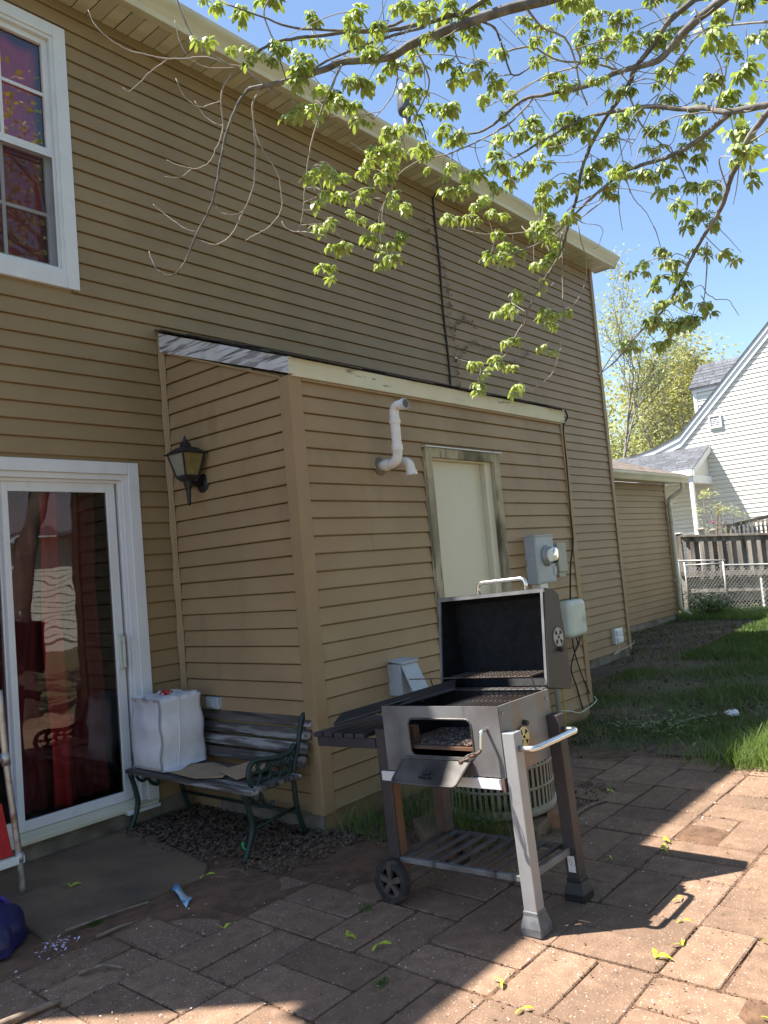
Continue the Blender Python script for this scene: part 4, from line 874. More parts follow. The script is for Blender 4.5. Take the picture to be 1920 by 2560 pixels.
# ================================================================== FOLDING CHAIR and blue bag at the left
fc = thing('folding_chair', 'aluminium tube chair with red fabric by the sliding door', 'chair', (-1.55, -.40, .012))
for pts in ([(.235,-.056,0),(.226,-.056,.17),(.185,-.056,.66),(.172,-.056,.98)], [(-.25,-.056,0),(-.25,-.056,.17),(-.26,-.056,.66),(-.27,-.056,.98)], [(.20,.30,0),(.20,.28,.5),(.19,.26,.98)], [(-.26,.30,0),(-.26,.28,.5),(-.27,.26,.98)]):
    b = MB(); b.tube(bez(pts, 4), .0155, n=12); b.build('leg', m_alu, fc, smooth=True)
b = MB(); b.box(-.27,.245,-.075,-.038,.145,.182); b.build('front_bar', m_plastic_white, fc, bevel=.004)
b = MB(); b.tube([(.226,-.056,.150),(.2265,-.056,.195)], .022, n=12); b.build('joint', m_alu, fc, smooth=True); b = MB(); b.tube([(.188,-.056,.62),(.183,-.056,.68)], .021, n=12); b.build('joint', m_alu, fc, smooth=True); b = MB(); b.tube([(-.26,-.056,.65),(.19,-.056,.65)], .0135, n=10); b.build('cross_bar', m_alu, fc, smooth=True)
b = MB(); b.prism([(-.25,-.035,.185),(.205,-.035,.185),(.165,-.035,.44),(-.25,-.035,.52)], (0,.008,0)); b.build('red_panel', m_redfab, fc)
bb_ = thing('blue_bag', 'crumpled dark blue nylon bag on the slab corner', 'bag', (-1.66, -.84, 0))
bb_.scale = (.80, .80, .80)
b = MB(); vs_ = []; fs = []; nu, nv = 28, 12
for j in range(nv+1):
    for i in range(nu):
        a = 2*pi*i/nu; t = j/nv; rr_ = (1-.82*t**2.2)*(1+.10*sin(3*a+1)+.05*sin(7*a+4*t)+.04*sin(11*a-3*t))
        vs_.append((.20*rr_*cos(a), .25*rr_*sin(a), .005+.21*t**.7+.012*sin(5*a+6*t)*t))
for j in range(nv):
    for i in range(nu): fs.append((j*nu+i, j*nu+(i+1)%nu, (j+1)*nu+(i+1)%nu, (j+1)*nu+i))
fs.append(tuple(range(nv*nu, (nv+1)*nu))); b.add(vs_, fs); b.build('bag_body', m_bluebag, bb_, smooth=True)
b = MB(); b.tube(bez([(.16,-.04,.10),(.10,.02,.20),(.0,.06,.235),(-.1,.05,.21)], 6), .012, n=6); b.build('bag_hem', MT('purple_hem', (.05,.02,.22), var=.2), bb_, smooth=True)
# ================================================================== SMALL LITTER
def stick(label, pts, r, name='stick', grp=None):
    b = MB(); b.tube(bez(pts, 5), r, r*.6, n=6); return tag(b.build(name, m_stick, None, smooth=True), label, 'stick', grp)
stick('thick grey stick lying at the edge of the sunlit paving by the slab', [(-2.02,-1.56,.014),(-1.85,-1.58,.014),(-1.72,-1.60,.012)], .016)
stick('thin forked twig beside the green weeds at the slab edge', [(-1.42,-1.06,.01),(-1.30,-1.08,.012),(-1.15,-1.10,.01),(-1.06,-1.13,.012)], .007)
stick('short brown twig lying on the bare dirt in front of the slab', [(-1.38,-1.24,.01),(-1.28,-1.25,.014),(-1.20,-1.26,.01)], .008)
stick('curved twig lying in a paver joint', [(-1.58,-1.46,.006),(-1.50,-1.50,.012),(-1.46,-1.58,.006)], .008)
stick('bent grey branch lying on shaded pavers behind the grill', [(.62,-2.33,.01),(.78,-2.30,.015),(.98,-2.29,.012),(1.12,-2.33,.01)], .012)
stick('pair of thin dark twigs on the sunlit pavers', [(.36,-3.42,.008),(.46,-3.47,.012),(.58,-3.50,.008)], .005)
for i in range(6):
    a = rng.uniform(0, pi); x, y = -.62+rng.uniform(-.14,.14), -1.24+rng.uniform(-.05,.05)
    stick('pale dry straw stem in the little heap beside the bench leg', [(x, y, .006), (x+.05*cos(a), y+.05*sin(a), .016), (x+.1*cos(a), y+.1*sin(a), .008)], .002, 'straw_stem', 'straw stems by the bench leg')
# torn wrapper
m_wrap = MT('blue_white_wrapper', (.42,.55,.66), rough=.3, var=.15, scale=30, c2=(.10,.28,.50), s2=18, thr=.52, soft=.05)
b = MB(); vs_ = []; fs = []
for i in range(6):
    for j in range(3):
        t, s_ = i/5, j/2-.5; vs_.append((-.90-.07*t+s_*.055, -1.10-.21*t+s_*.03, .014+.012*sin(t*5+j)+.006*(j%2)))
for i in range(5):
    for j in range(2): fs.append((i*3+j, i*3+j+1, i*3+4+j, i*3+3+j))
b.add(vs_, fs); tag(b.build('torn_wrapper', m_wrap, None, smooth=True, solid=.001), 'torn blue and white wrapper lying on the dirt by the slab', 'wrapper')
b = MB(); rp_ = random.Random(3); vs_ = []; fs = []
for j in range(4):
    for i in range(9): a = i*.698+j*.2; rr_ = (.052, .06, .042, .012)[j]*rp_.uniform(.6, 1.25); vs_.append((3.55+rr_*cos(a), -2.28+rr_*sin(a), .012+j*.013+rp_.uniform(-.007,.007)))
for j in range(3):
    for i in range(9): fs.append((j*9+i, j*9+(i+1)%9, j*9+9+(i+1)%9, j*9+9+i))
b.add(vs_, fs); tag(b.build('crumpled_paper', m_plastic_white, None, solid=.001), 'crumpled white paper lying in the shaded grass', 'paper')
# fallen winged maple seeds
def seed_mesh(i):
    r = random.Random(i); b = MB()
    for s_ in (-1, 1):
        if i == 3 and s_ == 1: continue
        P0 = Vector((0,0,.004)); a = s_*r.uniform(.5,.8)+pi/2; L_ = .045; vs_ = []
        for k in range(6):
            t = k/5; w = .003+.010*sin(pi*min(1, t*.9+.05)); c_ = Vector((cos(a+.35*s_*t), sin(a+.35*s_*t), 0))*L_*t; nrm = Vector((-sin(a), cos(a), 0))
            vs_ += [P0+c_-nrm*w*.5+Vector((0,0,.006*sin(t*3))), P0+c_+nrm*w*.5+Vector((0,0,.010*sin(t*3)))]
        b.add(vs_, [(2*k, 2*k+1, 2*k+3, 2*k+2) for k in range(5)])
    me = bpy.data.meshes.new('fallen_seed'); me.from_pydata(b.v, [], b.f); me.update(); me.materials.append(m_seed); return me
SM = [seed_mesh(i) for i in range(5)]
for (x, y, s_, lit) in [(-.43,-3.22,1.35,1),(-.30,-3.27,.9,1),(-.14,-3.53,1.0,1),(-.82,-2.86,1.0,1),(-.93,-2.99,.8,1),(.55,-2.86,1.2,1),(.66,-2.83,1.0,1),(.06,-3.13,.8,1),(-.11,-3.20,.7,1),(-.62,-3.66,1.1,1),(-.85,-2.16,1.1,0),(-.84,-2.31,1.2,0),(-1.05,-1.66,1.0,0),(1.28,-2.26,1.1,0),(-.74,-1.12,1.0,0),(.33,-2.72,.9,0),(-1.16,-.62,1.2,0)]:
    o = bpy.data.objects.new('fallen_seed', rng.choice(SM)); col.objects.link(o); o.location = (x, y, .004 if y < -1.3 or x > -.4 else .014); o.scale = (s_, s_, s_); o.rotation_euler = (0, 0, rng.uniform(0, 6.28))
    tag(o, 'yellow-green winged seed fallen on the sunlit pavers' if lit else 'yellow-green winged seed fallen in the house shade', 'seed', 'fallen seeds in the sun' if lit else 'fallen seeds in the shade')
# loose debris, petals, dead leaves (uncountable)
def scatter(name, mat, pts, smin, smax, up=.5, label=None, cat=None, curl=0.0):
    b = MB()
    for (x, y, z) in pts:
        s_ = rng.uniform(smin, smax); a = rng.uniform(0, 2*pi); tl = rng.uniform(-up, up); t2_ = rng.uniform(-up, up)
        ux = Vector((cos(a), sin(a), tl)).normalized()*s_; vx = Vector((-sin(a), cos(a), t2_)).normalized()*s_*rng.uniform(.35, .7); c_ = Vector((x, y, z+s_*.3*abs(tl)+.002))
        k = Vector((0,0,s_*curl*rng.uniform(.2,1)))
        b.add([c_-ux+k, c_-vx*.8-ux*.2, c_+ux*.9+k, c_+vx], [(0,1,2),(0,2,3)])
    return tag(b.build(name, mat), label, cat, kind='stuff')
pts = []
for (px_, py_, a) in PAV:
    L_, W_ = (U/2, U/4) if a == 0 else (U/4, U/2)
    near = 1 if px_ < 2.2 and py_ > -3.9 and px_ > -2.2 else .0
    for k in range(int(70*near)):
        if rng.random() < .5: x, y = px_+rng.uniform(-L_, L_), py_+rng.choice((-1,1))*W_+rng.gauss(0,.006)
        else: x, y = px_+rng.choice((-1,1))*L_+rng.gauss(0,.006), py_+rng.uniform(-W_, W_)
        pts.append((x, y, -.004))
    for k in range(int(9*near)): pts.append((px_+rng.uniform(-L_, L_), py_+rng.uniform(-W_, W_), .002))
scatter('paving_crumbs', m_chip, pts, .0025, .008, label='dark crumbs of soil and bud scales in the paver joints', cat='debris')
pts = [(rng.gauss(-1.35,.45), rng.gauss(-1.75,.4), .004) for i in range(150)]+[(rng.uniform(-1.5,1.9), rng.uniform(-3.4,-1.7), .005) for i in range(240)]
scatter('petals', m_petal, [p for p in pts if p[1] < -1.15], .003, .0075, up=.3, label='small pale petals strewn over the paving', cat='petals')
pts = [(rng.gauss(-1.50,.07), rng.gauss(-1.17,.05), .006+rng.uniform(0,.02)) for i in range(60)]
scatter('petal_heap', MT('lilac_petal', (.55,.48,.68), var=.15), pts, .005, .011, up=.6, label='little heap of pale lilac petals beside the blue bag', cat='petals')
def area(n, x0, x1, y0, y1, dens=None, z=0):
    out = []
    while len(out) < n:
        x, y = rng.uniform(x0, x1), rng.uniform(y0, y1)
        if dens is None or rng.random() < dens(x, y): out.append((x, y, z+rng.uniform(0, .015)))
    return out
pts = area(4200, -.62, .02, -1.2, -.03, lambda x, y: 1 if x > -.56+.25*max(0, -y-.75) else .12, .0)
pts += area(500, -.55, .1, -1.45, -1.15, lambda x, y: .6, -.005)
scatter('leaf_litter', m_deadleaf, pts, .007, .021, up=.55, label='grey-brown dead leaves heaped under the bench', cat='leaves', curl=.6)
pts = area(1500, .0, 3.4, -1.75, -1.22, lambda x, y: .9 if y > -1.6 else .3, -.005)+area(700, .1, 1.4, -2.3, -1.6, None, -.005)
scatter('leaf_litter', m_deadleaf, pts, .008, .024, up=.7, label='dead leaves along the foot of the shed front', cat='leaves', curl=.5)
pts = area(2600, 6.9, 11.6, -1.2, .95, lambda x, y: .95 if y > -.75+.06*(x-7) else .1, -.0)+area(1600, 2.1, 6.8, -3.0, -.05, lambda x, y: .3+.5*(sin(x*2.3+y*3.1) > .2), 0)
scatter('leaf_litter', m_deadleaf, pts, .010, .034, up=.6, label='brown leaf litter on the bare ground along the house and garage', cat='leaves', curl=.5)
pts = area(420, 1.75, 2.35, -3.1, -1.5, lambda x, y: .25+.75*(x > 2.0), .0)
scatter('leaf_litter', m_deadleaf, pts, .005, .014, up=.4, label='small leaf crumbs along the grassy edge of the paving', cat='leaves', curl=.3)

# ================================================================== GRASS (blades)
def grass(name, mat, n, fn, hmin, hmax, wid, label, seed=1, lean=.5):
    R_ = np.random.default_rng(seed); xs = []
    while len(xs) < n:
        q = fn(R_, n); xs += q.tolist()
    P = np.array(xs[:n]); h = R_.uniform(hmin, hmax, n)*(P[:,3] if P.shape[1] > 3 else 1); a = R_.uniform(0, 2*pi, n); la = R_.uniform(0, 2*pi, n); le = R_.uniform(.1, lean, n)*h; w = R_.uniform(.6, 1.3, n)*wid
    dx, dy = np.cos(a)*w, np.sin(a)*w; lx, ly = np.cos(la)*le, np.sin(la)*le
    V = np.zeros((n, 5, 3)); base = P[:, :3]
    V[:,0] = base-np.stack([dx,dy,0*dx],1); V[:,1] = base+np.stack([dx,dy,0*dx],1)
    mid = base+np.stack([lx*.35, ly*.35, h*.55],1); V[:,2] = mid+np.stack([dx*.8,dy*.8,0*dx],1); V[:,3] = mid-np.stack([dx*.8,dy*.8,0*dx],1); V[:,4] = base+np.stack([lx, ly, h],1)
    i = np.arange(n)*5; Q = np.stack([i,i+1,i+2,i+3],1); T = np.stack([i+3,i+2,i+4],1)
    me = bpy.data.meshes.new(name); me.vertices.add(n*5); me.vertices.foreach_set('co', V.reshape(-1))
    me.loops.add(n*7); me.polygons.add(n*2)
    loops = np.concatenate([Q, T], 1).reshape(-1); me.loops.foreach_set('vertex_index', loops.astype(np.int32))
    st = np.stack([np.arange(n)*7, np.arange(n)*7+4], 1).reshape(-1); me.polygons.foreach_set('loop_start', st.astype(np.int32))
    me.update(calc_edges=True); me.validate(); me.materials.append(mat)
    o = bpy.data.objects.new(name, me); col.objects.link(o); return tag(o, label, 'grass', kind='stuff')
def patchy(x, y): return .5+.5*np.sin(x*1.7+y*2.9)*np.sin(x*2.3-y*1.1+1.7)
def lawn_near(R_, n):
    x = R_.uniform(2.0, 6.8, n); y = R_.uniform(-5.0, -.1, n); d = patchy(x, y); lim = 2.15+.12*np.sin(y*9)
    keep = (R_.random(n) < np.clip(.03+1.0*np.clip(d*1.7-.35,0,1)*(y < -.5)+.25*(y < -2.5), 0, 1)) & (x > lim) & (y > -4.2+(x-2)*.28)
    keep &= (R_.random(n) < np.clip((x-2.05)*1.6, .12, 1)); return np.stack([x, y, 0*x-.012, (.5+.6*d)*np.clip(.5+(x-2.1)*1.2, .5, 1)], 1)[keep]
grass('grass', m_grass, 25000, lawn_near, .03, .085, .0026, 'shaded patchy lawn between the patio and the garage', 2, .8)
def lawn_far(R_, n):
    x = R_.uniform(6.6, 13.4, n); y = R_.uniform(-3.2, 1.0, n); d = patchy(x, y)
    dirt = (x < 11.3) & (y > -.72+.06*(x-7)) & (y < .95)
    keep = (~dirt | (R_.random(n) < .05)) & (y > -2.6+(x-6.6)*.20)
    return np.stack([x, y, 0*x-.012, .7+.4*d], 1)[keep]
grass('grass', m_grass, 36000, lawn_far, .05, .11, .0045, 'far strip of lawn running up to the chain link fence', 3, .8)
m_grass_sun = leaf_mat('sunlit_grass_blade', (.16,.225,.06), (.22,.32,.06), var=.35, rvar=0, trans=.4, scale=5)  # brighter copy of the grass colour, with sunlight put into it for lit patches
def tuft(R_, n):
    x = 2.35+R_.normal(0,.28,n); y = -3.05+R_.normal(0,.24,n); k = (x > 2.0)
    return np.stack([x, y, 0*x-.012, 1-.5*np.abs(y+3.05)], 1)[k]
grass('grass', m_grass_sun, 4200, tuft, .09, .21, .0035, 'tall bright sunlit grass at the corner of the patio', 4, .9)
def strip(R_, n):
    x = R_.uniform(.02, 3.2, n); y = R_.uniform(-1.62, -1.22, n); d = patchy(x*2, y*2)
    k = (R_.random(n) < (.15+.9*(x < .55)+.5*(x > 2.2)+.2*d)) & ~((x > 1.2) & (x < 2.0) & (y > -1.4)); return np.stack([x, y, 0*x-.015, .6+.7*(x < .6)+.3*d], 1)[k]
grass('grass', m_grass, 1100, strip, .04, .14, .0022, 'dark weeds and grass along the foot of the shed front', 5, .9)
def acw(R_, n):
    x = .30+R_.normal(0,.11,n); y = -1.98+R_.normal(0,.14,n); return np.stack([x, y, 0*x-.01, 1+0*x], 1)
grass('grass', m_grass, 420, acw, .12, .42, .0016, 'wispy dark green weeds growing in front of the condenser', 6, .45)
def far2(R_, n):
    x = R_.uniform(11.2, 12.6, n); y = R_.uniform(-1.4, 1.25, n); return np.stack([x, y, 0*x-.012, 1+.5*(y > .2)*(R_.random(n) > .8)], 1)
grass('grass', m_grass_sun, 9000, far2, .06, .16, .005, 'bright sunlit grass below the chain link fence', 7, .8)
def joint(R_, n):
    k = R_.integers(0, 4, n); c_ = np.array([(-1.04,-2.50),(-1.30,-1.08),(-.05,-2.42),(-.62,-2.05)])[k]
    return np.stack([c_[:,0]+R_.normal(0,.018,n), c_[:,1]+R_.normal(0,.012,n), 0*c_[:,0]-.006, 1+0*c_[:,0]], 1)
grass('grass', m_grass, 360, joint, .012, .034, .0016, 'tiny green weed tufts sprouting in the paver joints', 8, .8)
def dry(R_, n):
    x = R_.uniform(2.2, 9, n); y = R_.uniform(-3.2, -.2, n); k = y > -3.4+(x-2)*.26; return np.stack([x, y, 0*x-.008, 1+0*x], 1)[k]
grass('grass', m_grass_dry, 3500, dry, .04, .12, .0016, 'pale dry stems scattered through the shaded lawn', 9, 1.6)

# bushy weeds by the downspout and under the fence
def weed(name, label, c, n, sx_, sz, mat, leaf_=.02, group=None, stems=9, seed=0):
    r = random.Random(seed); t = thing(name, label, 'weed', c, group=group)
    b = MB(); tips = []
    for k in range(stems):
        a = r.uniform(0, 2*pi); l_ = r.uniform(.4, 1)*sx_; top = (cos(a)*l_, sin(a)*l_, sz*r.uniform(.5, 1)); p = [(0,0,-.02), (top[0]*.3, top[1]*.3, top[2]*.6), top]
        q = bez(p, 4); b.tube(q, .003, .0012, n=4); tips += q[2:]
    b.build('stems', m_twig, t)
    b = MB()
    for k in range(n):
        p = r.choice(tips)+Vector((r.gauss(0,.05*sx_/.2), r.gauss(0,.05*sx_/.2), r.gauss(0,.04))); a = r.uniform(0, 2*pi); s_ = leaf_*r.uniform(.6,1.4)
        u = Vector((cos(a), sin(a), r.uniform(-.5,.5))).normalized()*s_; v = Vector((-sin(a), cos(a), r.uniform(-.4,.4))).normalized()*s_*.4
        b.add([p-u, p-v, p+u, p+v], [(0,1,2),(0,2,3)])
    b.build('leaves', mat, t)
weed('weed_bush', 'dark leafy weed bush beside the garage downspout', (11.75, .50, 0), 1300, .55, .55, m_bgleaf3, .042, seed=1, stems=14)
weed('weed_bush', 'bright trailing weed in the sunny grass below the fence', (12.1, .0, 0), 260, .50, .18, m_bgleaf, .03, seed=2)
weed('weed_bush', 'low dark weed rooted under the condenser edge', (.36, -2.04, 0), 240, .16, .16, m_bgleaf3, .014, seed=3)
weed('weed_bush', 'pale green ground weed in the shaded lawn near the patio', (2.9, -1.95, 0), 420, .55, .06, MT('pale_weed_leaf', (.16,.22,.06), var=.3), .02, seed=4)

# ================================================================== NEIGHBOUR'S HOUSE, DECK, FENCE
nh = thing('neighbour_house', 'pale cream sided neighbour house with steep gable and grey porch roof', 'house', (0, 0, 0))
NX = 16.5; RS = .96; ry = lambda z: 2.30-(z-3.98)/RS     # rake position at height z
b = MB(); b.prism([(NX+.02,-7.4,-.1),(NX+.02,4.2,-.1),(NX+.02,4.2,3.45),(NX+.02,2.8,3.55),(NX+.02,-2.5,8.5),(NX+.02,-7.4,3.9)], (.02,0,0)); nw = b.build('wall', m_nsiding, nh)
siding(nw, (NX,0,0), (0,-1,0), (-1,0,0), lambda z: ((-4.1 if z < 3.45 else -ry(z)-.02), 7.0 if z < 4.2 else 5+ry(z)), .15, 8.3, m_nsiding, H=.1067)
# rake boards (with the flared foot) and roof
rk_ = [(-2.6, 8.72), (.13, 6.10), (1.30, 4.97), (2.40, 3.90), (3.05, 3.68), (4.3, 3.45)]
b = MB(); n = len(rk_); vs_ = []
for (y, z) in rk_: vs_ += [(NX-.07, y, z-.015), (NX-.07, y, z+.10), (NX+.0, y, z-.015)]
fs = []
for i in range(n-1): fs += [(i*3, i*3+3, i*3+4, i*3+1), (i*3, i*3+2, i*3+5, i*3+3)]
b.add(vs_, fs); b.build('rake_overhang', m_nwhite, nh, solid=.01)
b = MB(); vs_ = []; fs = []
for (y, z) in rk_: vs_ += [(NX-.035, y-.02, z-.16), (NX-.035, y, z-.02)]
for i in range(n-1): fs.append((i*2, i*2+2, i*2+3, i*2+1))
b.add(vs_, fs); b.build('rake_board', m_nwhite, nh, solid=.03)
b = MB(); vs_ = []; fs = []
for (y, z) in rk_: vs_ += [(NX-.09, y, z+.105), (NX+9, y, z+.105)]
for i in range(n-1): fs.append((i*2, i*2+1, i*2+3, i*2+2))
b.add(vs_, fs); b.build('roof', m_shingle_grey, nh, solid=.03)
b = MB(); b.quad((NX-.09,-2.6,8.82),(NX+9,-2.6,8.82),(NX+9,-8.0,3.5),(NX-.09,-8.0,3.5)); b.build('roof', m_shingle_grey, nh, solid=.03)
# gable vent
b = MB(); picture_frame(b, -1.66, -1.37, 4.05, 4.36, .035, NX-.06, NX-.01); gv = empty('gable_vent'); gv.parent = nh
b2 = MB(); b2.add([(y, -x, z) for x, y, z in b.v], b.f); b2.build('vent_frame', m_nwhite, gv)
for k in range(6):
    b = MB(); z = 4.095+k*.042; b.prism([(NX-.05, 1.405, z),(NX-.012, 1.405, z+.03),(NX-.012, 1.405, z+.036),(NX-.05, 1.405, z+.008)], (0,.22,0)); b.build('vent_slat', m_nwhite, gv)
# dormer
dm = empty('dormer'); dm.parent = nh
DX = 17.5
b = MB(); b.box(DX+.02, 20.5, .3, 2.25, 3.6, 5.28); b.build('dormer_wall', m_nsiding, dm)
siding(dm, (DX,0,0), (0,-1,0), (-1,0,0), lambda z: (-2.22, -.6), 4.3, 5.16, m_nsiding, H=.1067)
b = MB(); b.box(DX-.03, DX+.0, 2.20, 2.29, 4.2, 5.2); b.box(DX-.05, DX+.0, .4, 2.30, 5.16, 5.27); b.build('dormer_trim', m_nwhite, dm)
for r_ in range(7):
    x_, z_ = DX-.12+r_*.14, 5.28+r_*.14*.72; y = .35-rng.uniform(0,.3)
    b = MB(); b.box(x_-.001, x_+.2, .35, 2.36, z_-.03, z_-.012)
    while y < 2.35:
        w = rng.uniform(.26,.34); y2 = min(y+w, 2.36)
        b = MB(); b.prism([(x_, max(.3,y)+.004, z_), (x_, y2-.004, z_), (x_+.19, y2-.004, z_+.19*.72), (x_+.19, max(.3,y)+.004, z_+.19*.72)], (0,0,.012)); b.build('shingle', m_shingle_grey, dm); y += w
b = MB(); b.prism([(DX-.12,.3,5.262),(DX+.95,.3,5.262+.77),(DX+2.1,.3,5.27),(DX-.12,.3,5.25)], (0,2.06,0)); b.build('dormer_roof', m_shingle_grey, dm)
# porch: lean-to roof on posts
po = empty('porch'); po.parent = nh
PX = 15.15; ps = (3.70-3.08)/(NX-PX)
b = MB(); b.prism([(PX,1.74,3.06),(NX,1.74,3.68),(NX,1.74,3.62),(PX+.05,1.74,2.98)], (0,3.0,0)); b.build('porch_roof', m_nwhite, po)
for r_ in range(10):
    x_, z_ = PX-.03+r_*.137, 3.062+(r_*.137-.03)*ps; y = 1.70-rng.uniform(0,.3)
    while y < 4.7:
        w = rng.uniform(.26,.34); y2 = min(y+w, 4.75)
        b = MB(); y_ = max(1.70, y); b.prism([(x_, y_+.003, z_), (x_, y2-.003, z_), (x_+.16, y2-.003, z_+.16*ps), (x_+.16, y_+.003, z_+.16*ps)], (0,0,.012))
        if y2-y_ > .04: b.build('shingle', m_shingle_grey, po)
        y += w
b = MB(); b.prism([(PX-.02,1.70,3.05),(NX,1.70,3.67),(NX,1.70,3.52),(PX-.02,1.70,2.90)], (0,.035,0)); b.build('porch_rake', m_nwhite, po)
b = MB(); b.box(PX-.03, PX+.03, 1.735, 4.7, 2.90, 3.05); b.build('porch_fascia', m_nwhite, po); b = MB(); b.box(PX+.03, NX, 1.74, 1.86, 2.74, 2.92); b.build('porch_beam', m_nwhite, po); b = MB(); b.box(PX+.031, PX+.15, 1.865, 4.7, 2.76, 2.899); b.build('porch_beam', m_nwhite, po)
b = MB(); b.prism([(PX+.03,1.80,2.925),(NX-.02,1.80,2.925),(NX-.02,1.80,3.50)], (0,.02,0)); b.build('porch_gable', m_nsiding, po)
b = MB(); b.box(PX+.02, PX+.11, 1.76, 1.85, .5, 2.739); b.build('porch_post', m_nwhite, po, bevel=.004)
b = MB(); b.box(14.0, NX, -3.0, 4.7, .60, .66); b.build('deck_floor', m_deckwood, po)
# white baluster railing on the porch
wr = thing('porch_railing', 'white baluster railing at the corner of the neighbour porch', 'railing', (14.2, 1.9, .66))
b = MB(); b.box(-.02,.03,-.05,2.6,.92,.96); b.box(-.02,.03,-.05,2.6,.08,.11); b.box(-.02,.9,-.06,-.02,.92,.96); b.build('rail', m_nwhite, wr)
for k in range(9):
    b = MB(); b.box(-.01,.02,.05+k*.28,.085+k*.28,.11,.92); b.build('baluster', m_nwhite, wr)
# weathered deck fence
df_ = thing('deck_fence', 'silvery weathered picket deck fence with sagging top rail', 'fence', (13.9, 1.72, 0))
tl = -.065
def fz(y): return (y)*-tl          # sag with y (y negative away from the corner post)
b = MB(); b.box(-.05,.05,-.02,.08,-.1,1.60); b.build('post', m_deckwood, df_); b = MB(); b.box(-.065,.065,-.035,.095,1.60,1.625); b.build('post_cap', m_nwhite, df_)
b = MB(); b.prism([(-.09,-.02,1.53),(-.09,-3.6,1.53+fz(-3.6)),(-.09,-3.6,1.57+fz(-3.6)),(-.09,-.02,1.57)], (.17,0,0)); b.build('top_rail', m_deckwood, df_)
b = MB(); b.prism([(-.035,-.02,1.42),(-.035,-3.6,1.42+fz(-3.6)),(-.035,-3.6,1.53+fz(-3.6)),(-.035,-.02,1.53)], (.03,0,0)); b.build('rail', m_deckwood, df_)
b = MB(); b.prism([(-.085,.06,.70),(-.085,-3.6,.70+fz(-3.6)*.6),(-.085,-3.6,.80+fz(-3.6)*.6),(-.085,.06,.80)], (.03,0,0)); b.build('rail', m_deckwood, df_)
y = -.10; k = 0
while y > -3.5:
    w = rng.uniform(.075,.095)
    b = MB(); xo = -.052 if k % 2 else .01; b.prism([(xo,y,.72),(xo,y-w,.72),(xo,y-w,1.50+fz(y)),(xo,y,1.50+fz(y))], (.018,0,0)); b.build('picket', m_deckwood, df_)
    y -= w+rng.uniform(.028,.045) if k % 2 == 0 else w*.55+.02; k += 1
b = MB(); b.prism([(.012,-.05,.34),(.012,-3.6,.30),(.012,-3.6,.45),(.012,-.05,.50)], (.02,0,0)); b.build('lower_board', m_deckwood, df_)
y = -.12; k = 0
while y > -3.5:
    w = rng.uniform(.06,.09); b = MB(); b.box(.136,.154,y-w,y,-.05,rng.uniform(.50,.62)); b.build('picket', m_deckwood, df_); y -= w+rng.uniform(.10,.20)
for y in (-1.62,-1.83,-2.03,-2.25):
    b = MB(); b.box(-.50,-.47,y-.035,y,-.05,.62+.02*sin(y*9)); tag(b.build('garden_stake', m_nwhite, None, loc=(13.9,1.72,0)), 'short white wooden stake standing behind the chain link fence', 'stake', 'white stakes by the deck')
# raised planter fence behind
pf = thing('planter_fence', 'small weathered lattice fence sloping up beside the neighbour wall', 'fence', (14.9, 1.05, 1.35))
b = MB(); b.prism([(0,0,.28),(.5,-.75,.42),(.5,-.75,.50),(0,0,.36)], (.03,.02,0)); b.build('rail', m_deckwood, pf); b = MB(); b.box(.47,.53,-.80,-.74,-.6,.55); b.build('post', m_deckwood, pf); b = MB(); b.box(-.05,.03,.0,.10,-.6,.42); b.build('post', m_deckwood, pf)
for k in range(10):
    t = k/10; b = MB(); b.box(.5*t, .5*t+.02, -.75*t-.045, -.75*t, -.3, .30+.14*t); b.build('picket', m_deckwood, pf)
# plant pots on the rail
for (x, y, s_, lb) in ((13.92, 1.28, 1.0, 'grey lidded pot standing on the deck rail'), (13.95, 1.05, .8, 'small dark pot on the deck rail beside the larger pot')):
    t = thing('plant_pot', lb, 'pot', (x, y, 1.57+(y-1.72)*.065-.002), group=None)
    b = MB(); b.lathe([(0,0),(.05*s_,0),(.065*s_,.09*s_),(.07*s_,.10*s_),(.0,.10*s_)], n=18); b.build('pot_body', m_greybox2, t, smooth=False); b = MB(); b.lathe([(.0,.10*s_),(.105*s_,.10*s_),(.10*s_,.12*s_),(.03*s_,.145*s_),(0,.145*s_)], n=18); b.build('pot_lid', m_deckwood, t)
for (x, y, l_, lb, c_) in ((15.4, 1.95, 1.5, 'tan wooden broom handle leaning on the porch wall', (.42,.28,.10)), (15.6, 1.60, 1.55, 'orange tool handle leaning beside the porch post', (.60,.26,.03))):
    b = MB(); b.tube([(x, y, .66), (x+.3, y-.10 if c_[0] > .5 else y+.02, .66+l_)], .018, n=8); tag(b.build('tool_handle', MT('handle_paint', c_, var=.1), None), lb, 'tool handle')
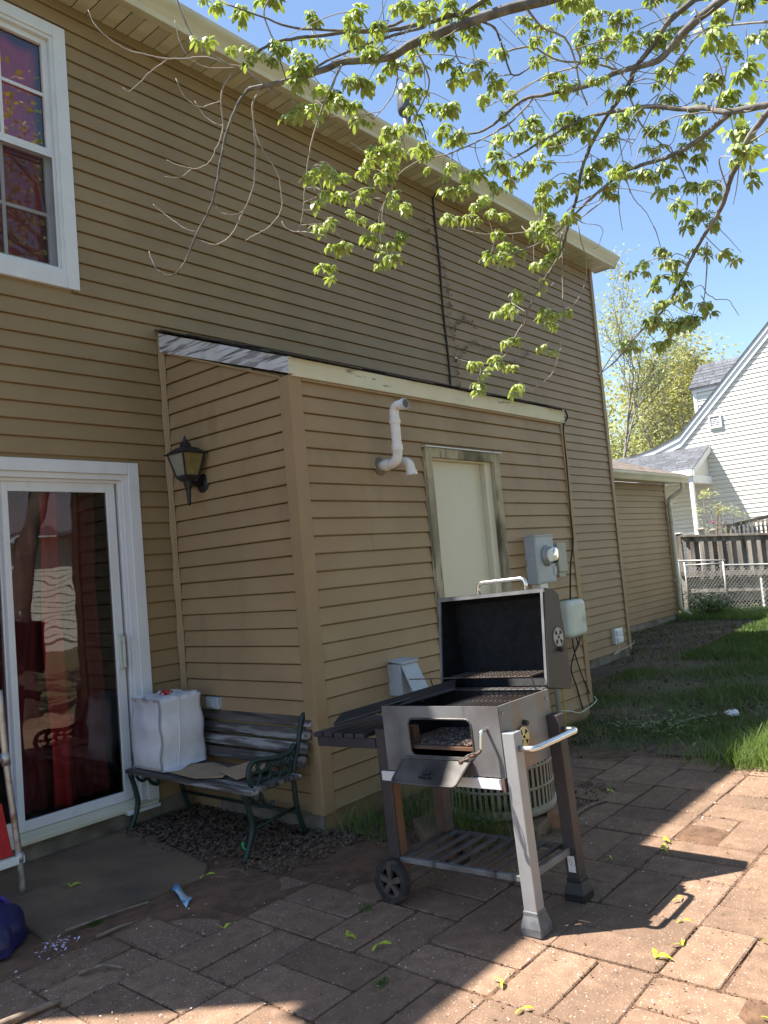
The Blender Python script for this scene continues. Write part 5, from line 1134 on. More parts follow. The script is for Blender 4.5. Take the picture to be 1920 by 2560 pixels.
# chain link fence with gate
cf = thing('chain_link_fence', 'galvanised chain link fence and gate in front of the deck', 'fence', (12.8, 0, 0))
def post(y, h, r=.024):
    b = MB(); b.tube([(0,y,-.1),(0,y,h)], r, n=10); b.lathe([(r,h),(r*.7,h+.015),(0,h+.022)], (0,y,0), n=10); b.build('post', m_galv, cf, smooth=True)
post(1.42, 1.08); post(1.30, 1.02, .018); post(.56, 1.0); post(-2.2, .82)
def rail(p, q, r=.017):
    b = MB(); b.tube([p, q], r, n=8); b.build('rail', m_galv, cf, smooth=True)
rail((-.01,1.50,1.06),(-.01,.52,1.00)); rail((0,1.28,.955),(0,.56,.945)); rail((0,.54,.91),(0,-2.2,.78)); rail((0,1.28,.06),(0,.62,.06), .014)
b = MB(); s_ = .066
for (ya, yb, zt0, zt1) in ((1.28,.60,.945,.94),(.54,-2.2,.90,.77)):
    nW = int((ya-yb+1.0)/s_)
    for d_ in (1,-1):
        for k in range(-int(1.0/s_)-1, nW+2):
            yy0 = ya-k*s_; pts = []
            # wire from (yy0, z=.04) going up at 45 degrees
            z0_, z1_ = .04, .9; p0 = [yy0, z0_]; p1 = [yy0+d_*(z1_-z0_)*.8, z1_]
            lo, hi = min(ya, yb), max(ya, yb); ts = [0, 1]
            dy = p1[0]-p0[0]
            t0_, t1_ = 0, 1
            for lim_, sg in ((lo, 1), (hi, -1)):
                f0 = sg*(p0[0]-lim_); f1 = sg*(p1[0]-lim_)
                if f0 < 0 and f1 < 0: t0_ = 2
                elif f0 < 0: t0_ = max(t0_, f0/(f0-f1))
                elif f1 < 0: t1_ = min(t1_, f0/(f0-f1))
            if t0_ >= t1_: continue
            A_ = (d_*.002, p0[0]+dy*t0_, lerp(z0_, z1_, t0_)); B_ = (d_*.002, p0[0]+dy*t1_, lerp(z0_, z1_, t1_)); top = lerp(zt0, zt1, (ya-B_[1])/(ya-yb))
            b.tube([A_, (B_[0], B_[1], min(B_[2], top))], .0052, n=3, cap=False)
tag(b.build('mesh', m_galv, cf), kind='stuff')
# rhododendron by the porch
rh = thing('flowering_shrub', 'leggy shrub with light green leaf tops and one pink flower by the porch', 'shrub', (14.75, 1.25, .66))
r = random.Random(5); b = MB(); tips = []
for (ty, tz) in ((.10,1.80),(.18,1.75),(.36,1.15),(.30,1.4),(-.05,1.30),(-.15,1.45),(-.28,1.40),(-.40,1.30),(-.10,.95),(-.55,1.15),(.15,1.0)):
    p = [(0, ty*.1, -.1), (r.uniform(-.1,.1), ty*.35+r.uniform(-.05,.05), tz*.4), (r.uniform(-.15,.15), ty*.75, tz*.75), (r.uniform(-.2,.2), ty, tz)]; q = bez(p, 5); b.tube(q, .012, .004, n=5); tips.append((q[-1], tz))
b.build('stems', m_twig, rh, smooth=True)
b = MB()
for p, tz in tips:
    for k in range(46 if tz > 1.28 and p.y != .36 else 16):
        c_ = p+Vector((r.gauss(0,.09), r.gauss(0,.09), r.gauss(0,.06))); a = r.uniform(0, 2*pi); s_ = r.uniform(.03,.055)
        u = Vector((cos(a), sin(a), r.uniform(-.3,.5))).normalized()*s_; v_ = Vector((-sin(a), cos(a), r.uniform(-.3,.3))).normalized()*s_*.35; b.add([c_-u, c_-v_, c_+u, c_+v_], [(0,1,2),(0,2,3)])
b.build('leaves', m_bgleaf, rh)
b = MB(); b.lathe([(0,-.03),(.03,-.01),(.035,.02),(.0,.03)], (-.05,.02,1.12), n=8); b.build('flower', MT('pink_flower', (.75,.10,.20), var=.1), rh)
# house across the back garden (reflected in the glass door)
bh = thing('garden_house', 'white sided house across the garden reflected in the sliding door', 'house', (0, 0, 0))
b = MB(); b.box(2.0, 13.0, -17.6, -17.02, -.1, 3.1); bw = b.build('wall', m_nsiding, bh)
siding(bw, (13.0,-17,0), (-1,0,0), (0,1,0), lambda z: (0, 11.0), .2, 3.1, m_nsiding, H=.16)
b = MB(); b.prism([(1.6,-16.6,3.1),(1.6,-20,4.9),(1.6,-20,5.0),(1.6,-16.6,3.2)], (11.8,0,0)); b.build('roof', m_shingle_grey, bh)
# ================================================================== MAPLE overhanging the patio (world coordinates of its limbs and leaf clusters)
LIMBS = [
(0.0158, 0.006, [(-1.063,-3.488,3.002), (-1.138,-3.383,2.987), (-1.221,-3.271,2.957), (-1.288,-3.173,2.927), (-1.333,-3.106,2.897), (-1.401,-3.008,2.905), (-1.438,-2.955,2.89), (-1.483,-2.888,2.875), (-1.536,-2.813,2.867), (-1.566,-2.761,2.867)]),
(0.0049, 0.0015, [(-1.566,-2.761,2.867), (-1.581,-2.731,2.837), (-1.596,-2.686,2.762), (-1.603,-2.655,2.687), (-1.611,-2.626,2.59), (-1.618,-2.588,2.53), (-1.633,-2.55,2.477), (-1.641,-2.521,2.432), (-1.648,-2.49,2.395), (-1.663,-2.453,2.372), (-1.686,-2.423,2.387), (-1.693,-2.401,2.425), (-1.693,-2.386,2.462)]),
(0.0034, 0.0014, [(-1.543,-2.791,2.86), (-1.551,-2.761,2.837), (-1.551,-2.753,2.8), (-1.536,-2.738,2.717), (-1.536,-2.723,2.62), (-1.543,-2.7,2.56), (-1.551,-2.671,2.522), (-1.566,-2.641,2.47), (-1.581,-2.603,2.447), (-1.596,-2.573,2.447), (-1.618,-2.535,2.47)]),
(0.0019, 0.0011, [(-1.543,-2.671,2.53), (-1.573,-2.641,2.522), (-1.596,-2.618,2.537), (-1.611,-2.618,2.567)]),
(0.003, 0.0011, [(-1.573,-2.7,2.942), (-1.588,-2.671,2.905), (-1.588,-2.655,2.86), (-1.573,-2.641,2.8), (-1.581,-2.626,2.755), (-1.588,-2.588,2.71), (-1.603,-2.558,2.695), (-1.618,-2.535,2.695), (-1.641,-2.49,2.717), (-1.656,-2.46,2.74)]),
(0.0015, 0.0009, [(-1.618,-2.528,2.695), (-1.633,-2.49,2.68), (-1.663,-2.453,2.687)]),
(0.0023, 0.0011, [(-1.528,-2.731,2.77), (-1.513,-2.738,2.717), (-1.476,-2.761,2.635), (-1.461,-2.753,2.59), (-1.453,-2.746,2.552), (-1.453,-2.723,2.522), (-1.468,-2.686,2.492), (-1.491,-2.648,2.477), (-1.498,-2.618,2.47)]),
(0.003, 0.0012, [(-1.416,-3.001,2.89), (-1.431,-2.963,2.83), (-1.438,-2.925,2.777), (-1.446,-2.888,2.702), (-1.446,-2.865,2.65), (-1.446,-2.843,2.582), (-1.438,-2.821,2.522), (-1.438,-2.805,2.477), (-1.438,-2.783,2.455), (-1.453,-2.753,2.477), (-1.453,-2.738,2.5)]),
(0.0037, 0.003, [(-1.491,-2.791,2.867), (-1.558,-2.738,2.942), (-1.596,-2.708,2.957), (-1.641,-2.678,2.987), (-1.671,-2.663,3.01), (-1.693,-2.655,3.055), (-1.716,-2.655,3.1), (-1.731,-2.655,3.145)]),
(0.0023, 0.0011, [(-1.558,-2.723,2.957), (-1.618,-2.648,2.965), (-1.656,-2.611,2.995), (-1.678,-2.595,3.047), (-1.686,-2.588,3.115)]),
(0.003, 0.0011, [(-1.573,-2.7,2.965), (-1.618,-2.641,3.002), (-1.656,-2.58,3.01), (-1.693,-2.521,3.025), (-1.723,-2.476,3.047), (-1.753,-2.423,3.077), (-1.783,-2.386,3.115), (-1.806,-2.348,3.167), (-1.813,-2.325,3.227)]),
(0.0019, 0.001, [(-1.678,-2.528,3.025), (-1.708,-2.476,2.995), (-1.723,-2.438,2.972), (-1.738,-2.401,2.957), (-1.746,-2.386,2.972)]),
(0.0019, 0.001, [(-1.573,-2.641,2.882), (-1.588,-2.603,2.882), (-1.603,-2.573,2.882), (-1.626,-2.535,2.92), (-1.641,-2.513,2.987)]),
(0.0015, 0.0009, [(-1.566,-2.641,2.807), (-1.573,-2.611,2.822), (-1.588,-2.573,2.86), (-1.603,-2.55,2.912)]),
(0.0019, 0.0009, [(-1.618,-2.535,2.492), (-1.641,-2.506,2.507), (-1.656,-2.476,2.537), (-1.671,-2.438,2.575), (-1.686,-2.416,2.605)]),
(0.0067, 0.003, [(-1.183,-3.293,3.01), (-1.281,-3.166,2.987), (-1.333,-3.106,2.98), (-1.416,-3.016,2.98), (-1.498,-2.91,2.98), (-1.543,-2.858,2.972), (-1.581,-2.813,2.942), (-1.603,-2.783,2.912)]),
(0.0045, 0.0023, [(-1.318,-3.248,2.995), (-1.386,-3.143,2.942), (-1.528,-2.955,2.972), (-1.596,-2.873,3.017), (-1.656,-2.791,3.07)]),
(0.0045, 0.003, [(-1.258,-3.196,2.98), (-1.333,-3.106,2.957), (-1.423,-2.986,2.92), (-1.491,-2.903,2.867)]),
(0.0026, 0.0023, [(-1.573,-2.896,3.085), (-1.581,-2.865,3.047), (-1.566,-2.865,2.995), (-1.551,-2.873,2.95), (-1.536,-2.873,2.905), (-1.521,-2.873,2.86)]),
(0.0045, 0.0023, [(-1.206,-3.271,3.047), (-1.176,-3.256,3.025), (-1.123,-3.278,3.025), (-1.063,-3.316,3.01), (-1.018,-3.316,2.95), (-0.981,-3.323,2.89), (-0.898,-3.391,2.957)]),
(0.0128, 0.003, [(-0.846,-3.916,2.89), (-0.853,-3.825,2.86), (-0.838,-3.773,2.845), (-0.823,-3.713,2.822), (-0.816,-3.66,2.83), (-0.823,-3.578,2.845), (-0.838,-3.496,2.837), (-0.883,-3.376,2.845), (-0.891,-3.293,2.86), (-0.921,-3.18,2.807), (-0.936,-3.098,2.815)]),
(0.009, 0.0023, [(-0.823,-3.825,2.942), (-0.831,-3.751,2.912), (-0.823,-3.691,2.867), (-0.816,-3.638,2.837), (-0.793,-3.593,2.8), (-0.793,-3.518,2.74), (-0.793,-3.458,2.672), (-0.771,-3.413,2.62), (-0.748,-3.376,2.552), (-0.726,-3.33,2.492), (-0.703,-3.285,2.425), (-0.688,-3.225,2.365), (-0.696,-3.151,2.282), (-0.681,-3.098,2.207)]),
(0.0023, 0.0011, [(-0.681,-3.098,2.222), (-0.688,-3.061,2.177), (-0.696,-3.03,2.132), (-0.711,-2.993,2.11), (-0.733,-2.948,2.11), (-0.756,-2.903,2.125), (-0.771,-2.865,2.147)]),
(0.0097, 0.003, [(-0.921,-4.021,2.507), (-0.928,-3.908,2.53), (-0.898,-3.841,2.582), (-0.883,-3.766,2.62), (-0.876,-3.675,2.672), (-0.868,-3.585,2.702), (-0.868,-3.488,2.725), (-0.883,-3.361,2.71), (-0.898,-3.248,2.687)]),
(0.0079, 0.0023, [(-0.921,-3.901,2.53), (-0.891,-3.841,2.522), (-0.876,-3.766,2.507), (-0.853,-3.691,2.515), (-0.838,-3.623,2.53), (-0.808,-3.563,2.545), (-0.793,-3.488,2.53), (-0.771,-3.421,2.515), (-0.756,-3.345,2.485), (-0.748,-3.256,2.455), (-0.763,-3.136,2.44)]),
(0.0083, 0.0019, [(-1.003,-4.035,2.47), (-0.981,-3.96,2.425), (-0.943,-3.923,2.395), (-0.898,-3.878,2.365), (-0.853,-3.841,2.327), (-0.816,-3.796,2.297), (-0.778,-3.751,2.275), (-0.741,-3.698,2.23), (-0.703,-3.646,2.185), (-0.681,-3.585,2.132), (-0.673,-3.503,2.087), (-0.666,-3.413,2.02), (-0.651,-3.338,1.99)]),
(0.0026, 0.0015, [(-0.726,-3.751,2.275), (-0.711,-3.736,2.2), (-0.696,-3.713,2.11)]),
(0.0015, 0.0009, [(-0.733,-3.736,2.132), (-0.703,-3.751,2.117), (-0.658,-3.773,2.117), (-0.628,-3.788,2.072)]),
(0.003, 0.0037, [(-0.981,-3.293,2.98), (-0.906,-3.353,3.002), (-0.831,-3.405,2.965), (-0.748,-3.481,2.957), (-0.681,-3.526,2.942)]),
(0.0037, 0.0023, [(-1.063,-3.428,3.01), (-0.996,-3.436,2.98), (-0.913,-3.466,2.972), (-0.853,-3.466,2.927), (-0.801,-3.45,2.875), (-0.741,-3.443,2.837)]),
(0.003, 0.0015, [(-0.853,-4.005,2.762), (-0.846,-3.916,2.807), (-0.831,-3.841,2.837), (-0.801,-3.773,2.822), (-0.763,-3.713,2.792), (-0.726,-3.66,2.77), (-0.688,-3.593,2.725), (-0.658,-3.533,2.687)]),
(0.0023, 0.0011, [(-0.898,-3.841,2.867), (-0.853,-3.856,2.785), (-0.808,-3.863,2.74), (-0.771,-3.863,2.702)]),
(0.003, 0.0011, [(-0.801,-3.6,2.777), (-0.763,-3.615,2.687), (-0.726,-3.646,2.635), (-0.681,-3.675,2.59), (-0.643,-3.691,2.515), (-0.613,-3.705,2.485), (-0.606,-3.691,2.41), (-0.606,-3.668,2.372)]),
(0.0011, 0.0008, [(-0.891,-3.96,2.755), (-0.846,-3.946,2.687)]),
(0.0011, 0.0008, [(-0.898,-3.916,2.432), (-0.868,-3.923,2.417), (-0.838,-3.916,2.38)]),
(0.003, 0.0015, [(-0.906,-3.496,2.935), (-0.846,-3.473,2.912), (-0.861,-3.368,2.92), (-0.876,-3.263,2.905), (-0.898,-3.151,2.897)]),
(0.003, 0.0015, [(-0.853,-3.316,2.875), (-0.876,-3.248,2.822), (-0.906,-3.166,2.792), (-0.958,-3.061,2.762), (-1.011,-2.955,2.755), (-1.041,-2.888,2.725), (-1.041,-2.835,2.665)]),
(0.0026, 0.0011, [(-0.688,-3.481,2.56), (-0.673,-3.391,2.53), (-0.673,-3.308,2.515), (-0.711,-3.166,2.522), (-0.748,-3.03,2.552), (-0.763,-2.925,2.605)]),
(0.0019, 0.0011, [(-0.658,-3.263,2.425), (-0.666,-3.188,2.35), (-0.621,-3.18,2.267)]),
(0.0023, 0.0011, [(-0.658,-3.271,2.5), (-0.643,-3.24,2.275), (-0.628,-3.225,2.17), (-0.628,-3.196,2.095), (-0.628,-3.158,2.035), (-0.658,-3.098,1.99)]),
(0.0019, 0.001, [(-0.696,-3.345,2.5), (-0.658,-3.345,2.357), (-0.651,-3.316,2.282), (-0.658,-3.271,2.237), (-0.688,-3.21,2.245)]),
(0.0016, 0.0009, [(-0.808,-3.563,2.53), (-0.778,-3.571,2.47), (-0.748,-3.593,2.425), (-0.718,-3.6,2.387)]),
(0.003, 0.0015, [(-1.266,-3.068,2.95), (-1.228,-3.061,2.905), (-1.228,-3.023,2.852), (-1.243,-2.963,2.807)]),
(0.003, 0.0015, [(-1.221,-3.128,2.972), (-1.161,-3.128,2.905), (-1.138,-3.091,2.86), (-1.153,-3.001,2.762), (-1.138,-2.963,2.71)]),
(0.0023, 0.0011, [(-1.146,-3.218,2.987), (-1.108,-3.21,2.935), (-1.048,-3.248,2.92), (-0.996,-3.263,2.875)]),
(0.0011, 0.0008, [(-0.823,-3.421,2.432), (-0.786,-3.466,2.41), (-0.793,-3.45,2.357), (-0.801,-3.436,2.35)])]
CLUSTERS = [(-1.393,-3.225,2.965), (-1.303,-3.256,2.98), (-1.236,-3.271,3.017), (-1.146,-3.345,3.025), (-1.153,-3.293,3.017), (-1.423,-3.225,2.92), (-1.326,-3.248,2.942), (-1.168,-3.21,3.017), (-1.146,-3.3,2.965), (-1.303,-3.233,2.89), (-1.161,-3.203,2.98), (-1.266,-3.068,2.927), (-1.161,-3.098,2.98), (-1.131,-3.188,2.912), (-1.086,-3.188,2.882), (-1.116,-3.263,2.86), (-1.191,-3.083,2.912), (-1.153,-3.03,2.89), (-1.146,-3.091,2.86), (-1.086,-3.068,2.845), (-1.131,-3.023,2.837), (-1.191,-3.091,2.725), (-1.221,-3.023,2.935), (-1.063,-3.143,2.83), (-0.936,-3.18,2.89), (-1.078,-3.3,2.815), (-0.823,-3.21,2.935), (-0.996,-3.285,2.965), (-1.011,-3.398,2.995), (-0.936,-3.405,3.01), (-0.816,-3.383,3.017), (-0.958,-3.496,3.025), (-1.033,-3.548,2.965), (-0.823,-3.503,3.085), (-0.883,-3.548,3.002), (-0.816,-3.481,2.995), (-0.793,-3.526,3.002), (-0.786,-3.541,2.965), (-0.808,-3.503,2.912), (-0.951,-3.405,2.89), (-0.786,-3.345,2.942), (-0.883,-3.421,2.837), (-0.786,-3.428,2.875), (-0.868,-3.555,2.8), (-0.801,-3.6,2.77), (-0.913,-3.631,2.935), (-0.913,-3.653,2.927), (-0.673,-3.533,3.04), (-0.831,-3.638,2.882), (-0.793,-3.691,3.01), (-0.801,-3.683,2.897), (-0.756,-3.751,2.867), (-0.748,-3.72,2.912), (-0.696,-3.736,2.837), (-0.748,-3.683,2.815), (-0.786,-3.713,2.702), (-0.823,-3.796,2.612), (-0.808,-3.811,2.672), (-0.718,-3.825,2.732), (-0.898,-3.886,2.567), (-0.801,-3.878,2.86), (-0.868,-3.901,2.732), (-0.748,-3.938,2.897), (-0.831,-3.983,2.725), (-0.898,-3.953,2.635), (-0.921,-3.886,2.747), (-0.823,-3.803,2.53), (-0.898,-3.901,2.47), (-0.951,-3.946,2.38), (-0.786,-3.901,2.395), (-0.898,-3.796,2.537), (-0.778,-3.675,2.62), (-0.786,-3.631,2.582), (-0.823,-3.751,2.522), (-0.793,-3.773,2.492), (-0.921,-3.66,2.455), (-0.831,-3.683,2.477), (-0.913,-3.668,2.425), (-0.628,-3.646,2.507), (-0.643,-3.72,2.47), (-0.838,-3.811,2.38), (-0.561,-3.631,2.47), (-0.621,-3.668,2.395), (-0.756,-3.766,2.335), (-0.741,-3.623,2.282), (-0.853,-3.6,2.215), (-0.711,-3.736,2.252), (-0.778,-3.803,2.2), (-0.816,-3.668,2.207), (-0.748,-3.615,2.192), (-0.688,-3.653,2.17), (-0.756,-3.623,2.117), (-0.763,-3.683,2.117), (-0.628,-3.698,2.117), (-0.711,-3.571,2.095), (-0.576,-3.585,2.095), (-0.643,-3.66,2.08), (-0.891,-3.593,2.65), (-0.883,-3.638,2.657), (-0.868,-3.503,2.695), (-0.846,-3.45,2.717), (-0.868,-3.398,2.725), (-0.831,-3.3,2.8), (-0.831,-3.271,2.8), (-0.793,-3.391,2.725), (-0.891,-3.33,2.702), (-0.876,-3.383,2.657), (-0.846,-3.263,2.657), (-0.921,-3.345,2.627), (-0.898,-3.256,2.74), (-0.816,-3.151,2.807), (-0.898,-3.225,2.822), (-0.943,-3.091,2.8), (-1.033,-3.113,2.74), (-0.996,-3.068,2.815), (-0.988,-2.97,2.755), (-1.071,-3.03,2.747), (-0.943,-3.03,2.71), (-1.161,-2.955,2.777), (-1.221,-3.016,2.695), (-1.138,-2.933,2.702), (-1.063,-2.858,2.71), (-1.011,-2.835,2.672), (-0.951,-3.091,2.605), (-0.771,-2.881,2.642), (-0.921,-3.008,2.642), (-0.831,-3.016,2.575), (-0.808,-3.083,2.575), (-0.711,-3.008,2.68), (-0.883,-3.151,2.627), (-0.973,-3.24,2.612), (-0.921,-3.24,2.597), (-0.891,-3.121,2.68), (-0.921,-3.188,2.687), (-0.951,-3.091,2.657), (-0.846,-3.323,2.567), (-0.838,-3.3,2.56), (-0.763,-3.33,2.56), (-0.816,-3.391,2.567), (-0.778,-3.45,2.597), (-0.763,-3.45,2.56), (-0.891,-3.555,2.5), (-0.778,-3.503,2.515), (-0.718,-3.503,2.68), (-0.786,-3.488,2.597), (-0.868,-3.585,2.515), (-0.658,-3.158,2.53), (-0.741,-3.24,2.485), (-0.801,-3.278,2.432), (-0.703,-3.256,2.53), (-0.666,-3.21,2.597), (-0.823,-3.376,2.44), (-0.763,-3.075,2.515), (-0.756,-3.098,2.47), (-0.718,-3.113,2.462), (-0.816,-3.113,2.417), (-0.613,-3.218,2.462), (-0.763,-3.271,2.372), (-0.763,-3.21,2.365), (-0.673,-3.188,2.335), (-0.673,-3.046,2.29), (-0.748,-3.075,2.26), (-0.771,-3.143,2.282), (-0.763,-3.233,2.2), (-0.673,-3.218,2.207), (-1.048,-2.91,2.575), (-0.973,-2.828,2.545), (-0.988,-2.798,2.515), (-1.086,-2.85,2.425), (-0.771,-3.053,2.44), (-1.641,-2.723,3.092), (-1.611,-2.805,3.047), (-1.528,-2.858,3.092), (-1.528,-3.001,2.972), (-1.476,-3.136,2.935), (-1.468,-3.091,2.92), (-1.536,-2.858,3.107), (-1.671,-2.716,2.972), (-1.618,-2.805,2.927), (-1.581,-2.835,2.905), (-1.566,-2.858,2.89), (-1.551,-2.896,2.912), (-1.438,-2.835,2.935), (-1.521,-2.933,2.83), (-1.536,-2.986,2.845), (-1.408,-2.903,3.002), (-1.356,-2.978,3.01), (-1.296,-3.016,2.98), (-1.363,-3.083,2.882), (-1.386,-2.896,2.86), (-1.371,-2.91,2.845), (-1.513,-2.903,2.747), (-1.423,-2.873,2.785), (-1.363,-2.941,2.815), (-1.266,-2.896,2.845), (-1.273,-2.925,2.792), (-1.393,-3.075,2.792), (-1.416,-3.03,2.807), (-1.431,-2.941,2.552), (-1.468,-2.941,2.56), (-1.371,-2.918,2.582), (-1.431,-2.903,2.515), (-1.048,-2.753,2.71), (-1.198,-2.783,2.62), (-1.071,-2.693,2.635), (-1.326,-2.881,2.395), (-1.326,-2.821,2.485), (-1.033,-2.731,2.552), (-1.318,-2.805,2.35), (-1.191,-2.888,2.702), (-1.243,-2.978,2.665), (-1.078,-2.761,2.762), (-1.438,-3.166,2.897), (-1.086,-2.835,2.537), (-1.033,-2.783,2.47), (-0.741,-2.918,2.087), (-0.726,-3.001,2.102), (-0.636,-2.963,2.095), (-0.718,-2.918,2.027), (-0.718,-3.075,1.982), (-0.703,-3.18,2.102), (-0.643,-3.166,2.215), (-0.688,-3.068,2.155), (-0.621,-3.443,2.065), (-0.673,-3.555,2.02), (-0.726,-3.571,2.087), (-0.651,-3.608,2.08), (-0.658,-3.668,2.072)]
mp_ = thing('maple_tree', 'maple with drooping branches of fresh yellow-green leaves over the patio', 'tree', (1.28, -5.0, -.03))
MO = Vector((1.28, -5.0, -.03))
def rel(P): return [Vector(p)-MO for p in P]
b = MB(); b.tube(bez(rel([(1.28,-5.0,-.1),(1.26,-4.98,.8),(1.36,-5.02,1.6),(1.62,-5.12,2.5),(1.98,-5.2,3.4),(2.0,-5.3,5.0),(2.15,-5.35,6.5)]), 6), .16, .06, n=14); b.build('trunk', m_trunk, mp_, smooth=True)
HUB = Vector((2.05, -5.18, 3.0))
def limb(P, r0, r1, seg=5):
    q = bez(P, seg); m = len(q)
    q = [p+Vector((rng.gauss(0,1), rng.gauss(0,1), rng.gauss(0,1)))*.0007*(1 if 0 < i < m-1 else 0) for i, p in enumerate(q)]
    b = MB(); b.tube(q, r0, r1, n=8 if r0 > .006 else 5)
    b.build('branch', m_bark if r0 > .004 else m_twig, mp_, smooth=True); return q
SAMP = []
for (r0, r1, P) in LIMBS:
    q = limb(rel(P), r0, r1); SAMP += [(p+MO, r0) for p in q]
# off-frame joins back to the trunk
for (p, via, r0) in (((-1.063,-3.488,3.002),(.35,-4.55,3.6),.016), ((-.846,-3.916,2.89),(.45,-4.75,3.3),.0128), ((-.823,-3.825,2.942),(.5,-4.7,3.45),.009), ((-.921,-4.021,2.507),(.35,-4.75,2.75),.0098), ((-1.003,-4.035,2.47),(-.3,-4.45,2.62),.0083), ((-1.183,-3.293,3.01),(-1.0,-3.6,3.12),.007), ((-1.318,-3.248,2.995),(-1.1,-3.6,3.15),.005)):
    p = Vector(p); via = Vector(via); d_ = (via-p); e_ = HUB if d_.length > .9 else (Vector((.35,-4.65,2.72)) if p.z < 2.6 else Vector((.1,-4.4,3.5)))
    limb(rel([p, p.lerp(via, .5)+Vector((0,0,.02)), via, e_]), r0, .03 if e_ is HUB else r0)
# leaf clusters
def leaf_cluster(seed):
    r = random.Random(seed); b = MB(); n = r.randint(22, 32)
    for k in range(n):
        a = r.uniform(0, 2*pi); sp = r.uniform(.15, 1.0); L_ = r.uniform(.013, .025) if r.random() < .85 else r.uniform(.026,.034); w = L_*r.uniform(.17, .30)
        base = Vector((cos(a)*.005, sin(a)*.005, -r.uniform(0,.006))); d0 = Vector((cos(a)*sp, sin(a)*sp, .25-r.uniform(.0,.5))).normalized(); dn = Vector((cos(a)*sp*.5, sin(a)*sp*.5, -1)).normalized()
        side = d0.cross(Vector((0,0,1))); side = side.normalized() if side.length > 1e-3 else Vector((1,0,0)); side = (side+Vector((0,0,r.uniform(-.4,.4)))).normalized()
        pts = []; p = base.copy(); S_ = 5
        for i in range(S_+1):
            t = i/S_; pts.append((p.copy(), w*(.12+.88*sin(pi*min(1, (t**1.25)*.93+.03))**.8 if 0 < t < 1 else .10))); d_ = d0.lerp(dn, min(1, t*1.3)).normalized(); p = p+d_*L_*1.5/S_
        vs_ = []
        for (q, ww) in pts: vs_ += [q-side*ww, q+Vector((0,0,-.10*ww)), q+side*ww]
        b.add(vs_, [(3*i+j, 3*i+j+1, 3*i+4+j, 3*i+3+j) for i in range(S_) for j in range(2)])
    me = bpy.data.meshes.new('leaf_cluster'); me.from_pydata(b.v, [], b.f); me.update(); me.materials.append(m_leaf); me.polygons.foreach_set('use_smooth', [True]*len(me.polygons)); return me
LC = [leaf_cluster(40+i) for i in range(9)]
tw = MB(); extra = MB()
SP = np.array([tuple(s[0]) for s in SAMP])
for i, c_ in enumerate(CLUSTERS):
    c_ = Vector(c_); top = c_+Vector((0,0,.022)); d2 = np.linalg.norm(SP-np.array(tuple(top)), axis=1)+.25*np.maximum(0, SP[:,2]*-1+top.z); j = int(d2.argmin()); a_ = Vector(SP[j])
    if (a_-top).length > .012:
        mid = a_.lerp(top, .5)+Vector((rng.uniform(-.02,.02), rng.uniform(-.02,.02), .012+.1*(a_-top).length)); tw.tube(bez(rel([a_, mid, top]), 4), .0017, .0011, n=4)
    for q in range(3 if i % 3 else 2):
        me = rng.choice(LC)
        if q:
            s_ = rng.uniform(.6, 1.0); Mx = Matrix.Translation(top-MO+Vector((rng.uniform(-.034,.034), rng.uniform(-.034,.034), rng.uniform(-.034,.012)))) @ Matrix.Rotation(rng.uniform(0, 6.28), 4, 'Z') @ Matrix.Rotation(rng.uniform(-.3,.3), 4, 'X') @ Matrix.Scale(s_, 4)
            extra.add([Mx @ v_.co for v_ in me.vertices], [tuple(p_.vertices) for p_ in me.polygons]); continue
        o = bpy.data.objects.new('leaf_cluster', me); col.objects.link(o); o.parent = mp_
        s_ = rng.uniform(.65, 1.08)
        o.location = top-MO
        o.scale = (s_, s_, s_); o.rotation_euler = (rng.uniform(-.25,.25), rng.uniform(-.25,.25), rng.uniform(0, 6.28))
# bare side twigs
SAMP2 = [s_ for s_ in SAMP if s_[1] > .0028 and s_[0].x > -1.45 and s_[0].y > -4.0]
for k in range(26):
    p, r0 = SAMP2[rng.randrange(len(SAMP2))]; a = rng.uniform(0, 2*pi); l_ = rng.uniform(.18, .42); d_ = Vector((cos(a), sin(a), rng.uniform(-.3,.3)))
    g1 = Vector((rng.gauss(0,.12), rng.gauss(0,.12), 0)); q_ = [p, p+d_*l_*.35+Vector((0,0,.01)), p+(d_+g1)*l_*.65+Vector((0,0,-l_*.12)), p+(d_+g1*2)*l_*.9+Vector((0,0,-l_*.35))]
    tw.tube(bez(rel(q_), 5), .0021, .0009, n=4)
for k in range(90):
    p, r0 = SAMP2[rng.randrange(len(SAMP2))]; a = rng.uniform(0, 2*pi); l_ = rng.uniform(.05, .18); d_ = Vector((cos(a), sin(a), rng.uniform(-.7,.5))).normalized()
    tw.tube(bez(rel([p, p+d_*l_*.5+Vector((0,0,-.01)), p+d_*l_+Vector((0,0,rng.uniform(-.03,.03)))]), 4), .0016, .0008, n=4)
tag(tw.build('twigs', m_twig, mp_), kind='stuff')
tag(extra.build('leaves', m_leaf, mp_, smooth=True), kind='stuff')

